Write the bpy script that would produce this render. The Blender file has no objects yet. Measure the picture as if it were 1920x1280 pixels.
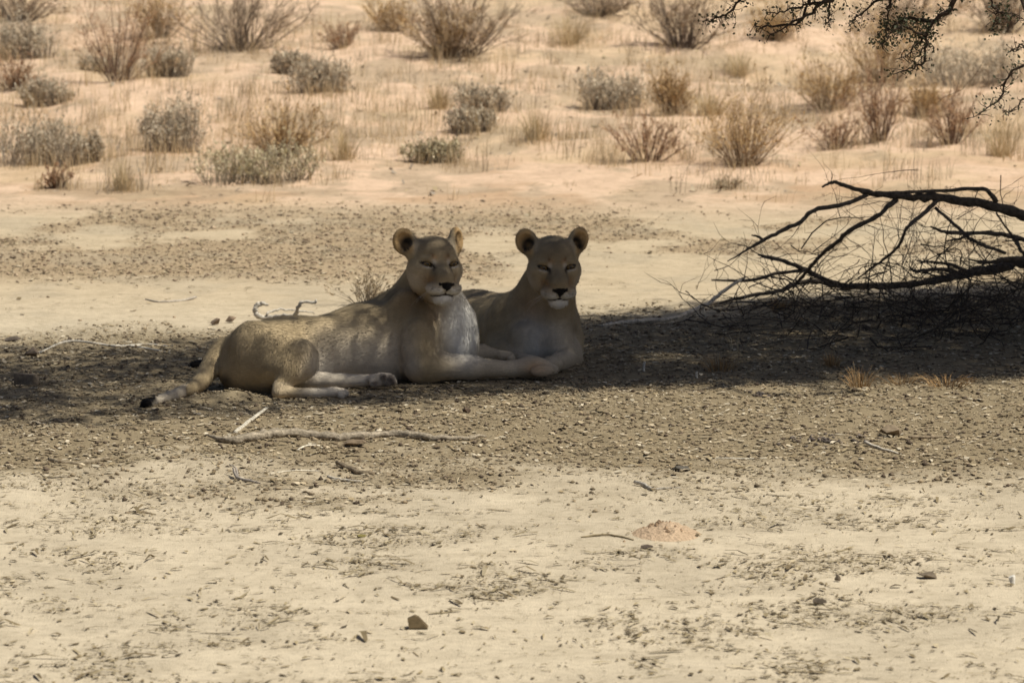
import bpy, math, random
import numpy as np
from mathutils import Vector, Matrix

# ------------------------------------------------------------------ camera, sky, sun, exposure
scene = bpy.context.scene
COL = scene.collection
CAM_H, PITCH, FPX = 2.2, math.radians(6.53), 7740.0      # metres, radians, focal length in 1920-px units
cam_data = bpy.data.cameras.new('camera')
cam_data.sensor_width = 36.0
cam_data.lens = 36.0 * FPX / 1920.0
cam_data.clip_start, cam_data.clip_end = 0.5, 2000.0
cam_data.dof.use_dof = True
cam_data.dof.focus_distance = 15.8
cam_data.dof.aperture_fstop = 7.0
cam = bpy.data.objects.new('camera', cam_data)
cam.location = (0, 0, CAM_H)
cam.rotation_euler = (math.pi / 2 - PITCH, 0, 0)
COL.objects.link(cam)
scene.camera = cam

SUN_EL, SUN_AZ = math.radians(60), math.radians(110)       # azimuth from +Y towards +X
SUN = np.array([math.cos(SUN_EL) * math.sin(SUN_AZ), math.cos(SUN_EL) * math.cos(SUN_AZ), math.sin(SUN_EL)])
world = bpy.data.worlds.new('World'); scene.world = world; world.use_nodes = True
nt = world.node_tree
sky = nt.nodes.new('ShaderNodeTexSky'); sky.sky_type = 'NISHITA'; sky.sun_disc = False
sky.sun_elevation, sky.sun_rotation = SUN_EL, SUN_AZ
sky.air_density, sky.dust_density, sky.altitude = 0.8, 5.0, 900
nt.links.new(sky.outputs[0], nt.nodes['Background'].inputs[0])
nt.nodes['Background'].inputs[1].default_value = 0.055
sl = bpy.data.lights.new('sun', 'SUN'); sl.energy = 4.2; sl.angle = math.radians(0.65); sl.color = (1.0, 0.95, 0.83)
so = bpy.data.objects.new('sun', sl); COL.objects.link(so)
so.rotation_euler = Vector(SUN).to_track_quat('Z', 'Y').to_euler()
so.location = (6, 20, 20)
scene.view_settings.view_transform = 'Standard'; scene.view_settings.look = 'None'
scene.view_settings.gamma = 1.0; scene.view_settings.use_curve_mapping = False
scene.view_settings.exposure = 0.15

# ------------------------------------------------------------------ helpers
rng = np.random.default_rng(7)
CP, SP = math.cos(PITCH), math.sin(PITCH)
def P(px, py, Y):
    """world point seen at photo pixel (px, py) standing at distance Y"""
    a, b = (px - 960) / FPX, -(py - 640) / FPX
    dx, dy, dz = a, CP + b * SP, -SP + b * CP
    k = Y / dy
    return np.array([dx * k, Y, CAM_H + dz * k])
def px2m(r, Y): return r * Y / FPX

_grids = {}
def vnoise(x, y, seed):
    """value noise, 1 unit cells"""
    if seed not in _grids: _grids[seed] = np.random.default_rng(seed).random((256, 256))
    g = _grids[seed]
    xi, yi = np.floor(x).astype(int), np.floor(y).astype(int)
    fx, fy = x - xi, y - yi
    fx, fy = fx * fx * (3 - 2 * fx), fy * fy * (3 - 2 * fy)
    xi &= 255; yi &= 255; x1, y1 = (xi + 1) & 255, (yi + 1) & 255
    return (g[xi, yi] * (1 - fx) + g[x1, yi] * fx) * (1 - fy) + (g[xi, y1] * (1 - fx) + g[x1, y1] * fx) * fy
def fbm(x, y, seed, octv=4, gain=0.5):
    s, a, t = 0, 1.0, 0
    for o in range(octv):
        s = s + a * vnoise(x * 2 ** o + 17.3 * o, y * 2 ** o + 5.1 * o, seed + o); t += a; a *= gain
    return s / t
def sstep(a, b, x):
    t = np.clip((x - a) / (b - a), 0, 1); return t * t * (3 - 2 * t)

def mesh_obj(name, verts, faces, mat=None, parent=None, smooth=False, col=None, normals=None):
    me = bpy.data.meshes.new(name)
    verts = np.asarray(verts, dtype=np.float32)
    if isinstance(faces, np.ndarray):
        n, k = faces.shape
        me.vertices.add(len(verts)); me.vertices.foreach_set('co', verts.ravel())
        me.loops.add(n * k); me.loops.foreach_set('vertex_index', faces.astype(np.int32).ravel())
        me.polygons.add(n); me.polygons.foreach_set('loop_start', np.arange(0, n * k, k, dtype=np.int32))
        me.update(calc_edges=True)
    else:
        me.from_pydata(verts.tolist(), [], faces); me.update()
    if smooth: me.polygons.foreach_set('use_smooth', np.ones(len(me.polygons), dtype=bool))
    if col is not None:
        a = me.color_attributes.new('tint', 'FLOAT_COLOR', 'POINT')
        c = np.ones((len(verts), 4), dtype=np.float32); c[:, :3] = col; a.data.foreach_set('color', c.ravel())
    if normals is not None: me.normals_split_custom_set_from_vertices(normals.tolist())
    if mat is not None: me.materials.append(mat)
    o = bpy.data.objects.new(name, me); COL.objects.link(o)
    if parent is not None: o.parent = parent
    return o
def tag(o, label=None, cat=None, group=None, kind=None):
    if label: o['label'] = label
    if cat: o['category'] = cat
    if group: o['group'] = group
    if kind: o['kind'] = kind
    return o
def empty(name, loc, label=None, cat=None, group=None):
    o = bpy.data.objects.new(name, None); o.location = loc; o.empty_display_size = 0.1; COL.objects.link(o)
    return tag(o, label, cat, group)

def new_mat(name, rough=0.9, spec=0.15):
    m = bpy.data.materials.new(name); m.use_nodes = True
    b = m.node_tree.nodes['Principled BSDF']
    b.inputs['Roughness'].default_value = rough
    b.inputs['Specular IOR Level'].default_value = spec
    return m, m.node_tree, b
def N(t, kind, **kw):
    n = t.nodes.new(kind)
    for k, v in kw.items():
        if isinstance(k, str) and hasattr(n, k): setattr(n, k, v)
    return n
def noise_node(t, scale, detail=4, rough=0.6, coord=None):
    n = t.nodes.new('ShaderNodeTexNoise'); n.inputs['Scale'].default_value = scale
    n.inputs['Detail'].default_value = detail; n.inputs['Roughness'].default_value = rough
    if coord is not None: t.links.new(coord, n.inputs['Vector'])
    return n
def ramp_node(t, fac, stops):
    r = t.nodes.new('ShaderNodeValToRGB'); t.links.new(fac, r.inputs[0])
    els = r.color_ramp.elements
    while len(els) < len(stops): els.new(0.5)
    for e, (p, c) in zip(els, stops):
        e.position = p; e.color = (*c, 1) if len(c) == 3 else c
    return r
def mix_node(t, a, b, fac, mode='MIX'):
    m = t.nodes.new('ShaderNodeMix'); m.data_type = 'RGBA'; m.blend_type = mode
    for sock, v in ((m.inputs[0], fac), (m.inputs[6], a), (m.inputs[7], b)):
        if hasattr(v, 'is_output'): t.links.new(v, sock)
        elif isinstance(v, (int, float)): sock.default_value = v
        else: sock.default_value = (*v, 1)
    return m.outputs[2]
def bump(t, b, height, strength, dist):
    n = t.nodes.new('ShaderNodeBump'); n.inputs['Strength'].default_value = strength
    n.inputs['Distance'].default_value = dist
    t.links.new(height, n.inputs['Height']); t.links.new(n.outputs[0], b.inputs['Normal'])
    return n

def tint_mat(name, rough=0.9, vary=0.25, scale=60, spec=0.1, bump_s=0.0, bump_d=0.004, trans=0.0):
    """material whose own colour comes from the mesh tint, broken up with noise"""
    m, t, b = new_mat(name, rough, spec)
    a = t.nodes.new('ShaderNodeAttribute'); a.attribute_name = 'tint'
    g = t.nodes.new('ShaderNodeNewGeometry')
    n = noise_node(t, scale, 3, 0.6, g.outputs['Position'])
    r = ramp_node(t, n.outputs[0], [(0.3, (1 - vary,) * 3), (0.7, (1 + vary,) * 3)])
    c = mix_node(t, a.outputs[0], r.outputs[0], 1.0, 'MULTIPLY')
    t.links.new(c, b.inputs['Base Color'])
    if bump_s: bump(t, b, n.outputs[0], bump_s, bump_d)
    return m

def tube(pts, rad, sides=6, jitter=0.0, cap=True, seed=0):
    """tapered tube along a polyline; returns verts, faces(list)"""
    pts = np.asarray(pts, float); n = len(pts)
    rad = np.broadcast_to(np.asarray(rad, float), (n,))
    tan = np.gradient(pts, axis=0); tan /= np.linalg.norm(tan, axis=1)[:, None] + 1e-9
    ref = np.array([0.3, 0.5, 0.81]); 
    u = np.cross(tan, ref); u /= np.linalg.norm(u, axis=1)[:, None] + 1e-9
    w = np.cross(tan, u)
    ang = np.linspace(0, 2 * math.pi, sides, endpoint=False)
    rr = rad[:, None] * np.ones(sides)
    if jitter: rr = rr * (1 + jitter * (np.random.default_rng(seed).random((n, sides)) - 0.5) * 2)
    v = pts[:, None, :] + rr[..., None] * (np.cos(ang)[None, :, None] * u[:, None, :] + np.sin(ang)[None, :, None] * w[:, None, :])
    idx = np.arange(n * sides).reshape(n, sides)
    a = idx[:-1]; b = np.roll(a, -1, 1); d = idx[1:]; c = np.roll(d, -1, 1)
    f = np.stack([a, b, c, d], -1).reshape(-1, 4).tolist()
    if cap: f.append(idx[0][::-1].tolist()); f.append(idx[-1].tolist())
    return v.reshape(-1, 3), f
def smooth_path(pts, sub=4):
    """Catmull-Rom resample of rows (any number of columns)"""
    p = np.asarray(pts, float); q = np.vstack([2 * p[0] - p[1], p, 2 * p[-1] - p[-2]]); out = []
    for i in range(1, len(q) - 2):
        for s in range(sub):
            t = s / sub
            out.append(0.5 * (2 * q[i] + (q[i + 1] - q[i - 1]) * t + (2 * q[i - 1] - 5 * q[i] + 4 * q[i + 1] - q[i + 2]) * t * t
                              + (3 * q[i] - q[i - 1] - 3 * q[i + 1] + q[i + 2]) * t ** 3))
    out.append(p[-1]); return np.array(out)
def tubes(pts, rad, sides=3):
    """many tubes at once: pts (n, k, 3), rad (n, k) -> verts, quads"""
    n, k, _ = pts.shape; tan = np.gradient(pts, axis=1); tan /= np.linalg.norm(tan, axis=2, keepdims=True) + 1e-9
    u = np.cross(tan, np.array([0.37, 0.61, 0.70])); u /= np.linalg.norm(u, axis=2, keepdims=True) + 1e-9; w = np.cross(tan, u)
    a = np.linspace(0, 2 * math.pi, sides, endpoint=False)
    v = pts[:, :, None] + rad[:, :, None, None] * (np.cos(a)[None, None, :, None] * u[:, :, None] + np.sin(a)[None, None, :, None] * w[:, :, None])
    i = np.arange(n * k * sides).reshape(n, k, sides); p, q = i[:, :-1], i[:, 1:]
    return v.reshape(-1, 3), np.stack([p, np.roll(p, -1, 2), np.roll(q, -1, 2), q], -1).reshape(-1, 4)
class Soup:
    """collects verts, faces and tints of ONE object"""
    def __init__(s): s.v, s.f, s.c, s.n = [], [], [], 0
    def add(s, v, f, c):
        v = np.asarray(v, float)
        s.v.append(v); s.f += [[i + s.n for i in q] for q in f]
        s.c.append(np.broadcast_to(np.asarray(c, float), (len(v), 3))); s.n += len(v)
    def build(s, name, mat, parent=None, smooth=False):
        return mesh_obj(name, np.vstack(s.v), s.f, mat, parent, smooth, np.vstack(s.c))
# ------------------------------------------------------------------ ground: dry river bed rising into a red dune
def soft(x, w): return w * np.logaddexp(0, np.asarray(x, float) / w)
def ground_z(x, y, fine=True):
    x, y = np.asarray(x, float), np.asarray(y, float)
    z = 0.075 * soft(y - 28.6, 0.8) - 0.06 * soft(y - 90, 8)
    d = sstep(26.5, 31, y)
    z = z + d * (0.26 * (fbm(x / 2.6 + 3, y / 2.6, 11, 3) - 0.5) + 0.11 * (fbm(x / 0.55, y / 0.55, 15, 3) - 0.5))
    if fine:
        lit = litter_w(x, y)
        calm = 1 - 0.6 * np.exp(-((x + 0.55) / 1.1) ** 2 - ((y - 17.7) / 0.9) ** 2)
        z = z + (0.004 + 0.020 * lit * calm) * (fbm(x / 0.22, y / 0.22, 21, 4, 0.6) - 0.5) * 2 + 0.020 * calm * (fbm(x / 1.3, y / 1.3, 25, 2) - 0.5) * (1 - d)
        z = z + rough_w(x, y) * 0.022 * (fbm(x / 0.18 + 9, y / 0.18, 31, 3, 0.6) - 0.45)
        z = z + 0.035 * np.exp(-((x + 1.17) / 0.09) ** 2 - ((y - 17.12) / 0.12) ** 2)      # scuffed heap by the haunch
        z = z - 0.010 * np.exp(-((x + 0.55) / 0.9) ** 2 - ((y - 17.75) / 0.5) ** 2)
    return z
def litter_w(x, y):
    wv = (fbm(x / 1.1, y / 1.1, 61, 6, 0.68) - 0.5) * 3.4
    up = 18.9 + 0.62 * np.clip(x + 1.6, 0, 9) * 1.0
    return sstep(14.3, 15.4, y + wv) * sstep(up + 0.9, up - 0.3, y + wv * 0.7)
def rough_w(x, y):
    n = fbm(x / 1.5, y / 2.0, 71, 5, 0.6); cover = sstep(0.44, 0.56, n + 0.12 * sstep(0.5, -1.0, x))
    return cover * sstep(21.6, 22.6, y) * sstep(27.6, 25.6, y + 1.2 * (fbm(x / 1.1, y / 1.1, 75, 2) - 0.5))
def ground_hit(px, py):
    a, b = (px - 960) / FPX, -(py - 640) / FPX
    dx, dy, dz = a, CP + b * SP, -SP + b * CP
    Y = np.arange(9, 80, 0.02); k = Y / dy
    h = CAM_H + dz * k - ground_z(dx * k, Y, False)
    i = np.argmax(h < 0) if (h < 0).any() else len(Y) - 1
    return np.array([dx * k[i], Y[i], float(ground_z(dx * k[i], Y[i]))])

def ground_mesh():
    f = np.arange(-5.4, 5.4001, 0.034); g = 5.4 * 1.16 ** np.arange(1, 32); xs = np.concatenate([-g[::-1], f, g])
    y, ys = 9.6, []
    while y < 46: ys.append(y); y += 0.030 * y / 15
    ys = np.concatenate([9.6 - 0.5 * 1.35 ** np.arange(1, 19)[::-1] + 0.5, ys, 46 * 1.07 ** np.arange(1, 36)])
    X, Y = np.meshgrid(xs, ys, indexing='ij')
    wx, wy = (fbm(X / 0.08, Y / 0.08, 81, 1) - 0.5) * 0.03, (fbm(X / 0.08, Y / 0.08, 83, 1) - 0.5) * 0.03
    X2, Y2 = X + wx * (np.abs(X) < 5.3), Y + wy * ((Y > 10) & (Y < 45))
    Z = ground_z(X2, Y2)
    v = np.stack([X2, Y2, Z], -1).reshape(-1, 3)
    i = np.arange(len(xs) * len(ys)).reshape(len(xs), len(ys))
    q = np.stack([i[:-1, :-1], i[1:, :-1], i[1:, 1:], i[:-1, 1:]], -1).reshape(-1, 4)
    L, R, D = litter_w(X2, Y2), rough_w(X2, Y2), sstep(25.2, 28.5, Y2 + 2.0 * (fbm(X2 / 2, Y2 / 2, 91, 3) - 0.5))
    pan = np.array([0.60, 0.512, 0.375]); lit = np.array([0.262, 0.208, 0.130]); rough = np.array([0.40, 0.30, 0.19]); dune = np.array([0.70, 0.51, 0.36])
    c = np.tile(pan, (v.shape[0], 1))
    far = sstep(19.0, 22.0, Y2).ravel()
    c = lerp_(c, (0.57, 0.465, 0.32), far)
    c = lerp_(c, dune, D.ravel()); 
    c = lerp_(c, (0.50, 0.335, 0.205), (D * sstep(0.45, 0.60, fbm(X2 / 1.1, Y2 / 1.1, 95, 5, 0.65)) * sstep(31.0, 28, Y2)).ravel() * 0.8)
    c = lerp_(c, (0.56, 0.43, 0.265), (D * sstep(0.52, 0.68, fbm(X2 / 0.8, Y2 / 1.2, 97, 4))).ravel() * 0.5)
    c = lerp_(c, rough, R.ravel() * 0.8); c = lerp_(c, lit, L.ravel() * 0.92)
    deb = sstep(0.50, 0.60, fbm(X2 / 0.55, Y2 / 0.8, 191, 5, 0.65)).ravel() * D.ravel()
    c = lerp_(c, (0.40, 0.315, 0.215), deb * 0.6)
    patch = sstep(0.50, 0.64, fbm(X2 / 0.35, Y2 / 0.6, 99, 4)).ravel() * (1 - L.ravel()) * (1 - D.ravel())
    c = lerp_(c, pan * 0.72, patch * 0.35)
    m, t, b = new_mat('dry_ground', 0.95, 0.05)
    a = t.nodes.new('ShaderNodeAttribute'); a.attribute_name = 'tint'
    gm = t.nodes.new('ShaderNodeNewGeometry')
    n1 = noise_node(t, 5, 7, 0.72, gm.outputs['Position']); n2 = noise_node(t, 22, 5, 0.70, gm.outputs['Position']); n3 = noise_node(t, 160, 3, 0.6, gm.outputs['Position'])
    r1 = ramp_node(t, n1.outputs[0], [(0.30, (0.80, 0.79, 0.77)), (0.55, (1.0, 1.0, 1.0)), (0.75, (1.08, 1.08, 1.08))])
    r2 = ramp_node(t, n2.outputs[0], [(0.28, (0.55, 0.53, 0.50)), (0.43, (0.95, 0.95, 0.95)), (0.75, (1.12, 1.12, 1.12))])
    c1 = mix_node(t, a.outputs[0], r1.outputs[0], 1.0, 'MULTIPLY'); c2 = mix_node(t, c1, r2.outputs[0], 0.8, 'MULTIPLY')
    t.links.new(c2, b.inputs['Base Color'])
    add = t.nodes.new('ShaderNodeMath'); add.operation = 'ADD'; t.links.new(n2.outputs[0], add.inputs[0]); t.links.new(n3.outputs[0], add.inputs[1])
    bump(t, b, add.outputs[0], 0.55, 0.012)
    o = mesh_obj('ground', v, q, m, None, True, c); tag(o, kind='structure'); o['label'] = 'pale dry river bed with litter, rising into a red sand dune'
    return o
def lerp_(c, to, w): return c * (1 - w[:, None]) + np.asarray(to) * w[:, None]
ground_mesh()
# ------------------------------------------------------------------ lionesses: one continuous sculpted surface each
class Field:
    """smooth union of solids on a rectilinear grid, meshed with surface nets"""
    def __init__(s, xs, ys, zs):
        s.ax = [xs, ys, zs]; s.f = np.full((len(xs), len(ys), len(zs)), 1.0, np.float32); s.prims = []
    def _box(s, lo, hi):
        sl = []
        for a, l, h in zip(s.ax, lo, hi):
            i0, i1 = np.searchsorted(a, l), np.searchsorted(a, h)
            sl.append(slice(max(i0 - 1, 0), min(i1 + 1, len(a))))
        g = [a[q] for a, q in zip(s.ax, sl)]
        return tuple(sl), g[0][:, None, None], g[1][None, :, None], g[2][None, None, :]
    def _blend(s, sl, d, k, sub):
        cur = s.f[sl]
        if sub:
            d = -d; h = np.clip(k - np.abs(cur - d), 0, None) / k; s.f[sl] = np.maximum(cur, d) + h * h * k * 0.25
        else:
            h = np.clip(k - np.abs(cur - d), 0, None) / k; s.f[sl] = np.minimum(cur, d) - h * h * k * 0.25
    def cone(s, a, b, ra, rb, k=0.03, flow=None, sub=False):
        a, b = np.asarray(a, float), np.asarray(b, float); m = max(ra, rb) + k + 0.03
        sl, X, Y, Z = s._box(np.minimum(a, b) - m, np.maximum(a, b) + m)
        ab = b - a; L = max(ab @ ab, 1e-9)
        t = np.clip(((X - a[0]) * ab[0] + (Y - a[1]) * ab[1] + (Z - a[2]) * ab[2]) / L, 0, 1)
        d = np.sqrt((X - a[0] - t * ab[0]) ** 2 + (Y - a[1] - t * ab[1]) ** 2 + (Z - a[2] - t * ab[2]) ** 2) - (ra + (rb - ra) * t)
        s._blend(sl, d.astype(np.float32), k, sub)
        if not sub: s.prims.append((a, b, ra, rb, np.asarray(flow if flow is not None else b - a, float)))
    def ell(s, c, r, R=None, k=0.03, flow=(-1, 0, -0.3), sub=False):
        c, r = np.asarray(c, float), np.asarray(r, float); R = np.eye(3) if R is None else R   # columns = local axes
        m = r.max() + k + 0.03
        sl, X, Y, Z = s._box(c - m, c + m)
        q = [(X - c[0]) * R[0, i] + (Y - c[1]) * R[1, i] + (Z - c[2]) * R[2, i] for i in range(3)]
        k0 = np.sqrt(sum((q[i] / r[i]) ** 2 for i in range(3))); k1 = np.sqrt(sum((q[i] / r[i] ** 2) ** 2 for i in range(3))) + 1e-6
        d = k0 * (k0 - 1) / k1
        d = np.where(k0 < 0.3, -r.min() * 0.7, d)
        s._blend(sl, d.astype(np.float32), k, sub)
        if not sub: s.prims.append((c, c, r.min(), r.min(), np.asarray(flow, float)))
    def flow_at(s, p):
        best = np.full(len(p), 9.0); fl = np.zeros((len(p), 3))
        for a, b, ra, rb, w in s.prims:
            ab = b - a; L = max(ab @ ab, 1e-9); t = np.clip((p - a) @ ab / L, 0, 1)
            d = np.linalg.norm(p - a - t[:, None] * ab, axis=1) - (ra + (rb - ra) * t)
            m = d < best; best[m] = d[m]; fl[m] = w / (np.linalg.norm(w) + 1e-9)
        return fl
    def mesh(s):
        f = s.f; ins = f < 0
        cnt = np.zeros(tuple(n - 1 for n in f.shape), np.int8)
        for i in (0, 1):
            for j in (0, 1):
                for k in (0, 1):
                    cnt += ins[i:f.shape[0] - 1 + i, j:f.shape[1] - 1 + j, k:f.shape[2] - 1 + k]
        act = (cnt > 0) & (cnt < 8); ci = np.argwhere(act)
        idx = np.full(act.shape, -1, np.int64); idx[act] = np.arange(len(ci))
        acc = np.zeros((len(ci), 3)); num = np.zeros(len(ci))
        corners = [(i, j, k) for i in (0, 1) for j in (0, 1) for k in (0, 1)]
        for c0 in corners:
            for axis in range(3):
                if c0[axis]: continue
                c1 = list(c0); c1[axis] = 1
                i0 = ci + np.array(c0); i1 = ci + np.array(c1)
                f0 = f[i0[:, 0], i0[:, 1], i0[:, 2]]; f1 = f[i1[:, 0], i1[:, 1], i1[:, 2]]
                m = (f0 < 0) != (f1 < 0); t = np.where(m, f0 / np.where(m, f0 - f1, 1), 0)
                p0 = np.stack([s.ax[q][i0[:, q]] for q in range(3)], 1); p1 = np.stack([s.ax[q][i1[:, q]] for q in range(3)], 1)
                acc += np.where(m[:, None], p0 + t[:, None] * (p1 - p0), 0); num += m
        v = acc / num[:, None]; quads = []
        for axis in range(3):
            o = [q for q in range(3) if q != axis]
            sa = [slice(None)] * 3; sb = [slice(None)] * 3; sa[axis] = slice(0, -1); sb[axis] = slice(1, None)
            ch = ins[tuple(sa)] != ins[tuple(sb)]
            e = np.argwhere(ch); e = e[(e[:, o[0]] > 0) & (e[:, o[1]] > 0) & (e[:, o[0]] < f.shape[o[0]] - 1) & (e[:, o[1]] < f.shape[o[1]] - 1)]
            def cell(da, db):
                q = e.copy(); q[:, o[0]] += da; q[:, o[1]] += db; return idx[q[:, 0], q[:, 1], q[:, 2]]
            qd = np.stack([cell(-1, -1), cell(0, -1), cell(0, 0), cell(-1, 0)], 1)
            neg = ins[e[:, 0], e[:, 1], e[:, 2]]
            if axis == 1: neg = ~neg
            qd[~neg] = qd[~neg][:, ::-1]; quads.append(qd)
        return v, np.vstack(quads)

def axis_grid(lo, hi, coarse, fine_ranges, fine):
    out, x = [lo], lo
    while x < hi:
        x += fine if any(a <= x <= b for a, b in fine_ranges) else coarse
        out.append(x)
    return np.array(out)

def head_frame(yaw, pitch, roll):
    """columns: R (viewer's right), F (forward, out of the face), U (up)"""
    cy, sy = math.cos(yaw), math.sin(yaw); cp, sp = math.cos(pitch), math.sin(pitch); cr, sr = math.cos(roll), math.sin(roll)
    F = np.array([sy * cp, -cy * cp, sp]); R0 = np.array([cy, sy, 0]); U0 = np.cross(F, R0) * -1
    if U0[2] < 0: U0 = -U0
    R = R0 * cr + U0 * sr; U = U0 * cr - R0 * sr
    return np.stack([R, F, U], 1)

HS = np.array([1.03, 1.0, 0.92])          # broad, flat cat face
EYE_TILT = {}
for _s in (-1, 1):
    _a = math.radians(13) * _s
    EYE_TILT[_s] = np.array([[math.cos(_a), 0, -math.sin(_a)], [0, 1, 0], [math.sin(_a), 0, math.cos(_a)]])
def build_head(fd, o, M, ears, k=0.02):
    """o = point between the eyes, M = head frame; coordinates (R, F, U) in metres"""
    W = lambda r, f, u: o + M @ (np.array([r, f, u]) * HS)
    back = -M[:, 1] + 0.15 * M[:, 2]; E = lambda c, r, kk=k, fl=back, sub=False, R=M: fd.ell(W(*c), np.array(r) * HS, R, kk, fl, sub)
    E((0, -0.095, 0.036), (0.093, 0.115, 0.088), 0.03)                 # cranium
    E((0, -0.030, 0.034), (0.066, 0.050, 0.062), 0.03)                 # forehead
    for s in (-1, 1):
        E((s * 0.060, -0.060, -0.036), (0.055, 0.085, 0.072), 0.03)    # cheek
        E((s * 0.044, -0.072, -0.098), (0.046, 0.078, 0.052), 0.035)    # jowl
        E((s * 0.044, -0.003, 0.0195), (0.034, 0.026, 0.012), 0.014)     # brow
        E((s * 0.060, -0.010, -0.026), (0.034, 0.032, 0.020), 0.025)   # below the eye
    fd.cone(W(0, -0.02, 0.0), W(0, 0.080, -0.074), 0.040, 0.033, 0.03, -M[:, 1] + M[:, 2])   # nose bridge
    E((0, 0.045, -0.070), (0.041, 0.060, 0.036), 0.03)
    for s in (-1, 1):
        E((s * 0.034, 0.066, -0.117), (0.040, 0.045, 0.032), 0.014, np.array(M[:, 0] * s - 0.6 * M[:, 1]))   # whisker pads
    E((0, 0.035, -0.120), (0.052, 0.050, 0.034), 0.02)
    fd.cone(W(0, -0.07, -0.140), W(0, 0.048, -0.156), 0.047, 0.033, 0.02, -M[:, 2] - 0.5 * M[:, 1])    # lower jaw and chin
    E((0, 0.060, -0.164), (0.040, 0.028, 0.026), 0.015, -M[:, 2])
    E((0, 0.098, -0.098), (0.031, 0.019, 0.015), 0.010)                # nose pad
    E((0, 0.103, -0.112), (0.014, 0.015, 0.016), 0.010)
    for s in (-1, 1):                                                  # nostrils, mouth line, eye sockets
        E((s * 0.017, 0.116, -0.106), (0.007, 0.010, 0.006), 0.004, sub=True)
        fd.cone(W(0, 0.106, -0.142), W(s * 0.026, 0.094, -0.151), 0.004, 0.004, 0.006, sub=True)
        fd.cone(W(s * 0.026, 0.094, -0.151), W(s * 0.064, 0.045, -0.152), 0.005, 0.004, 0.006, sub=True)
        fd.ell(W(s * 0.058, 0.028, -0.005), (0.023, 0.022, 0.0128), M @ EYE_TILT[s], 0.005, sub=True)
    fd.cone(W(0, 0.122, -0.122), W(0, 0.116, -0.148), 0.003, 0.004, 0.006, sub=True)
    for s, (yaw_e, up, out, wid) in zip((-1, 1), ears):                # ears: cupped shells
        c = np.array([s * out, -0.105, up]); a = math.radians(yaw_e)
        er = np.array([math.cos(a), -math.sin(a) * s * -1, 0.0]); 
        ax_f = np.array([s * math.sin(a), math.cos(a), 0.12]); ax_f /= np.linalg.norm(ax_f)
        tilt = math.radians(24) * s
        up0 = np.array([math.sin(tilt), -0.1, math.cos(tilt)]); ax_r = np.cross(ax_f, up0); ax_r /= np.linalg.norm(ax_r); ax_u = np.cross(ax_r, ax_f)
        Q = M @ np.stack([ax_r, ax_f, ax_u], 1)
        fd.cone(W(*(c - np.array([s * 0.035, -0.02, 0.055]))), W(*(c - 0.016 * ax_u)), 0.030, 0.032, 0.02, M @ ax_u)
        fd.ell(W(s * 0.083, -0.090, 0.064), (0.034, 0.030, 0.040), M, 0.03, M @ ax_u)
        fd.ell(W(*c), (wid, 0.024, 0.060), Q, 0.012, M @ ax_u)
        fd.ell(W(*(c + 0.020 * ax_f - 0.004 * ax_u)), (wid * 0.70, 0.024, 0.042), Q, 0.010, sub=True)
        fd.ell(W(*(c + 0.006 * ax_f - 0.020 * ax_u)), (wid * 0.42, 0.026, 0.024), Q, 0.010, sub=True)

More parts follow.
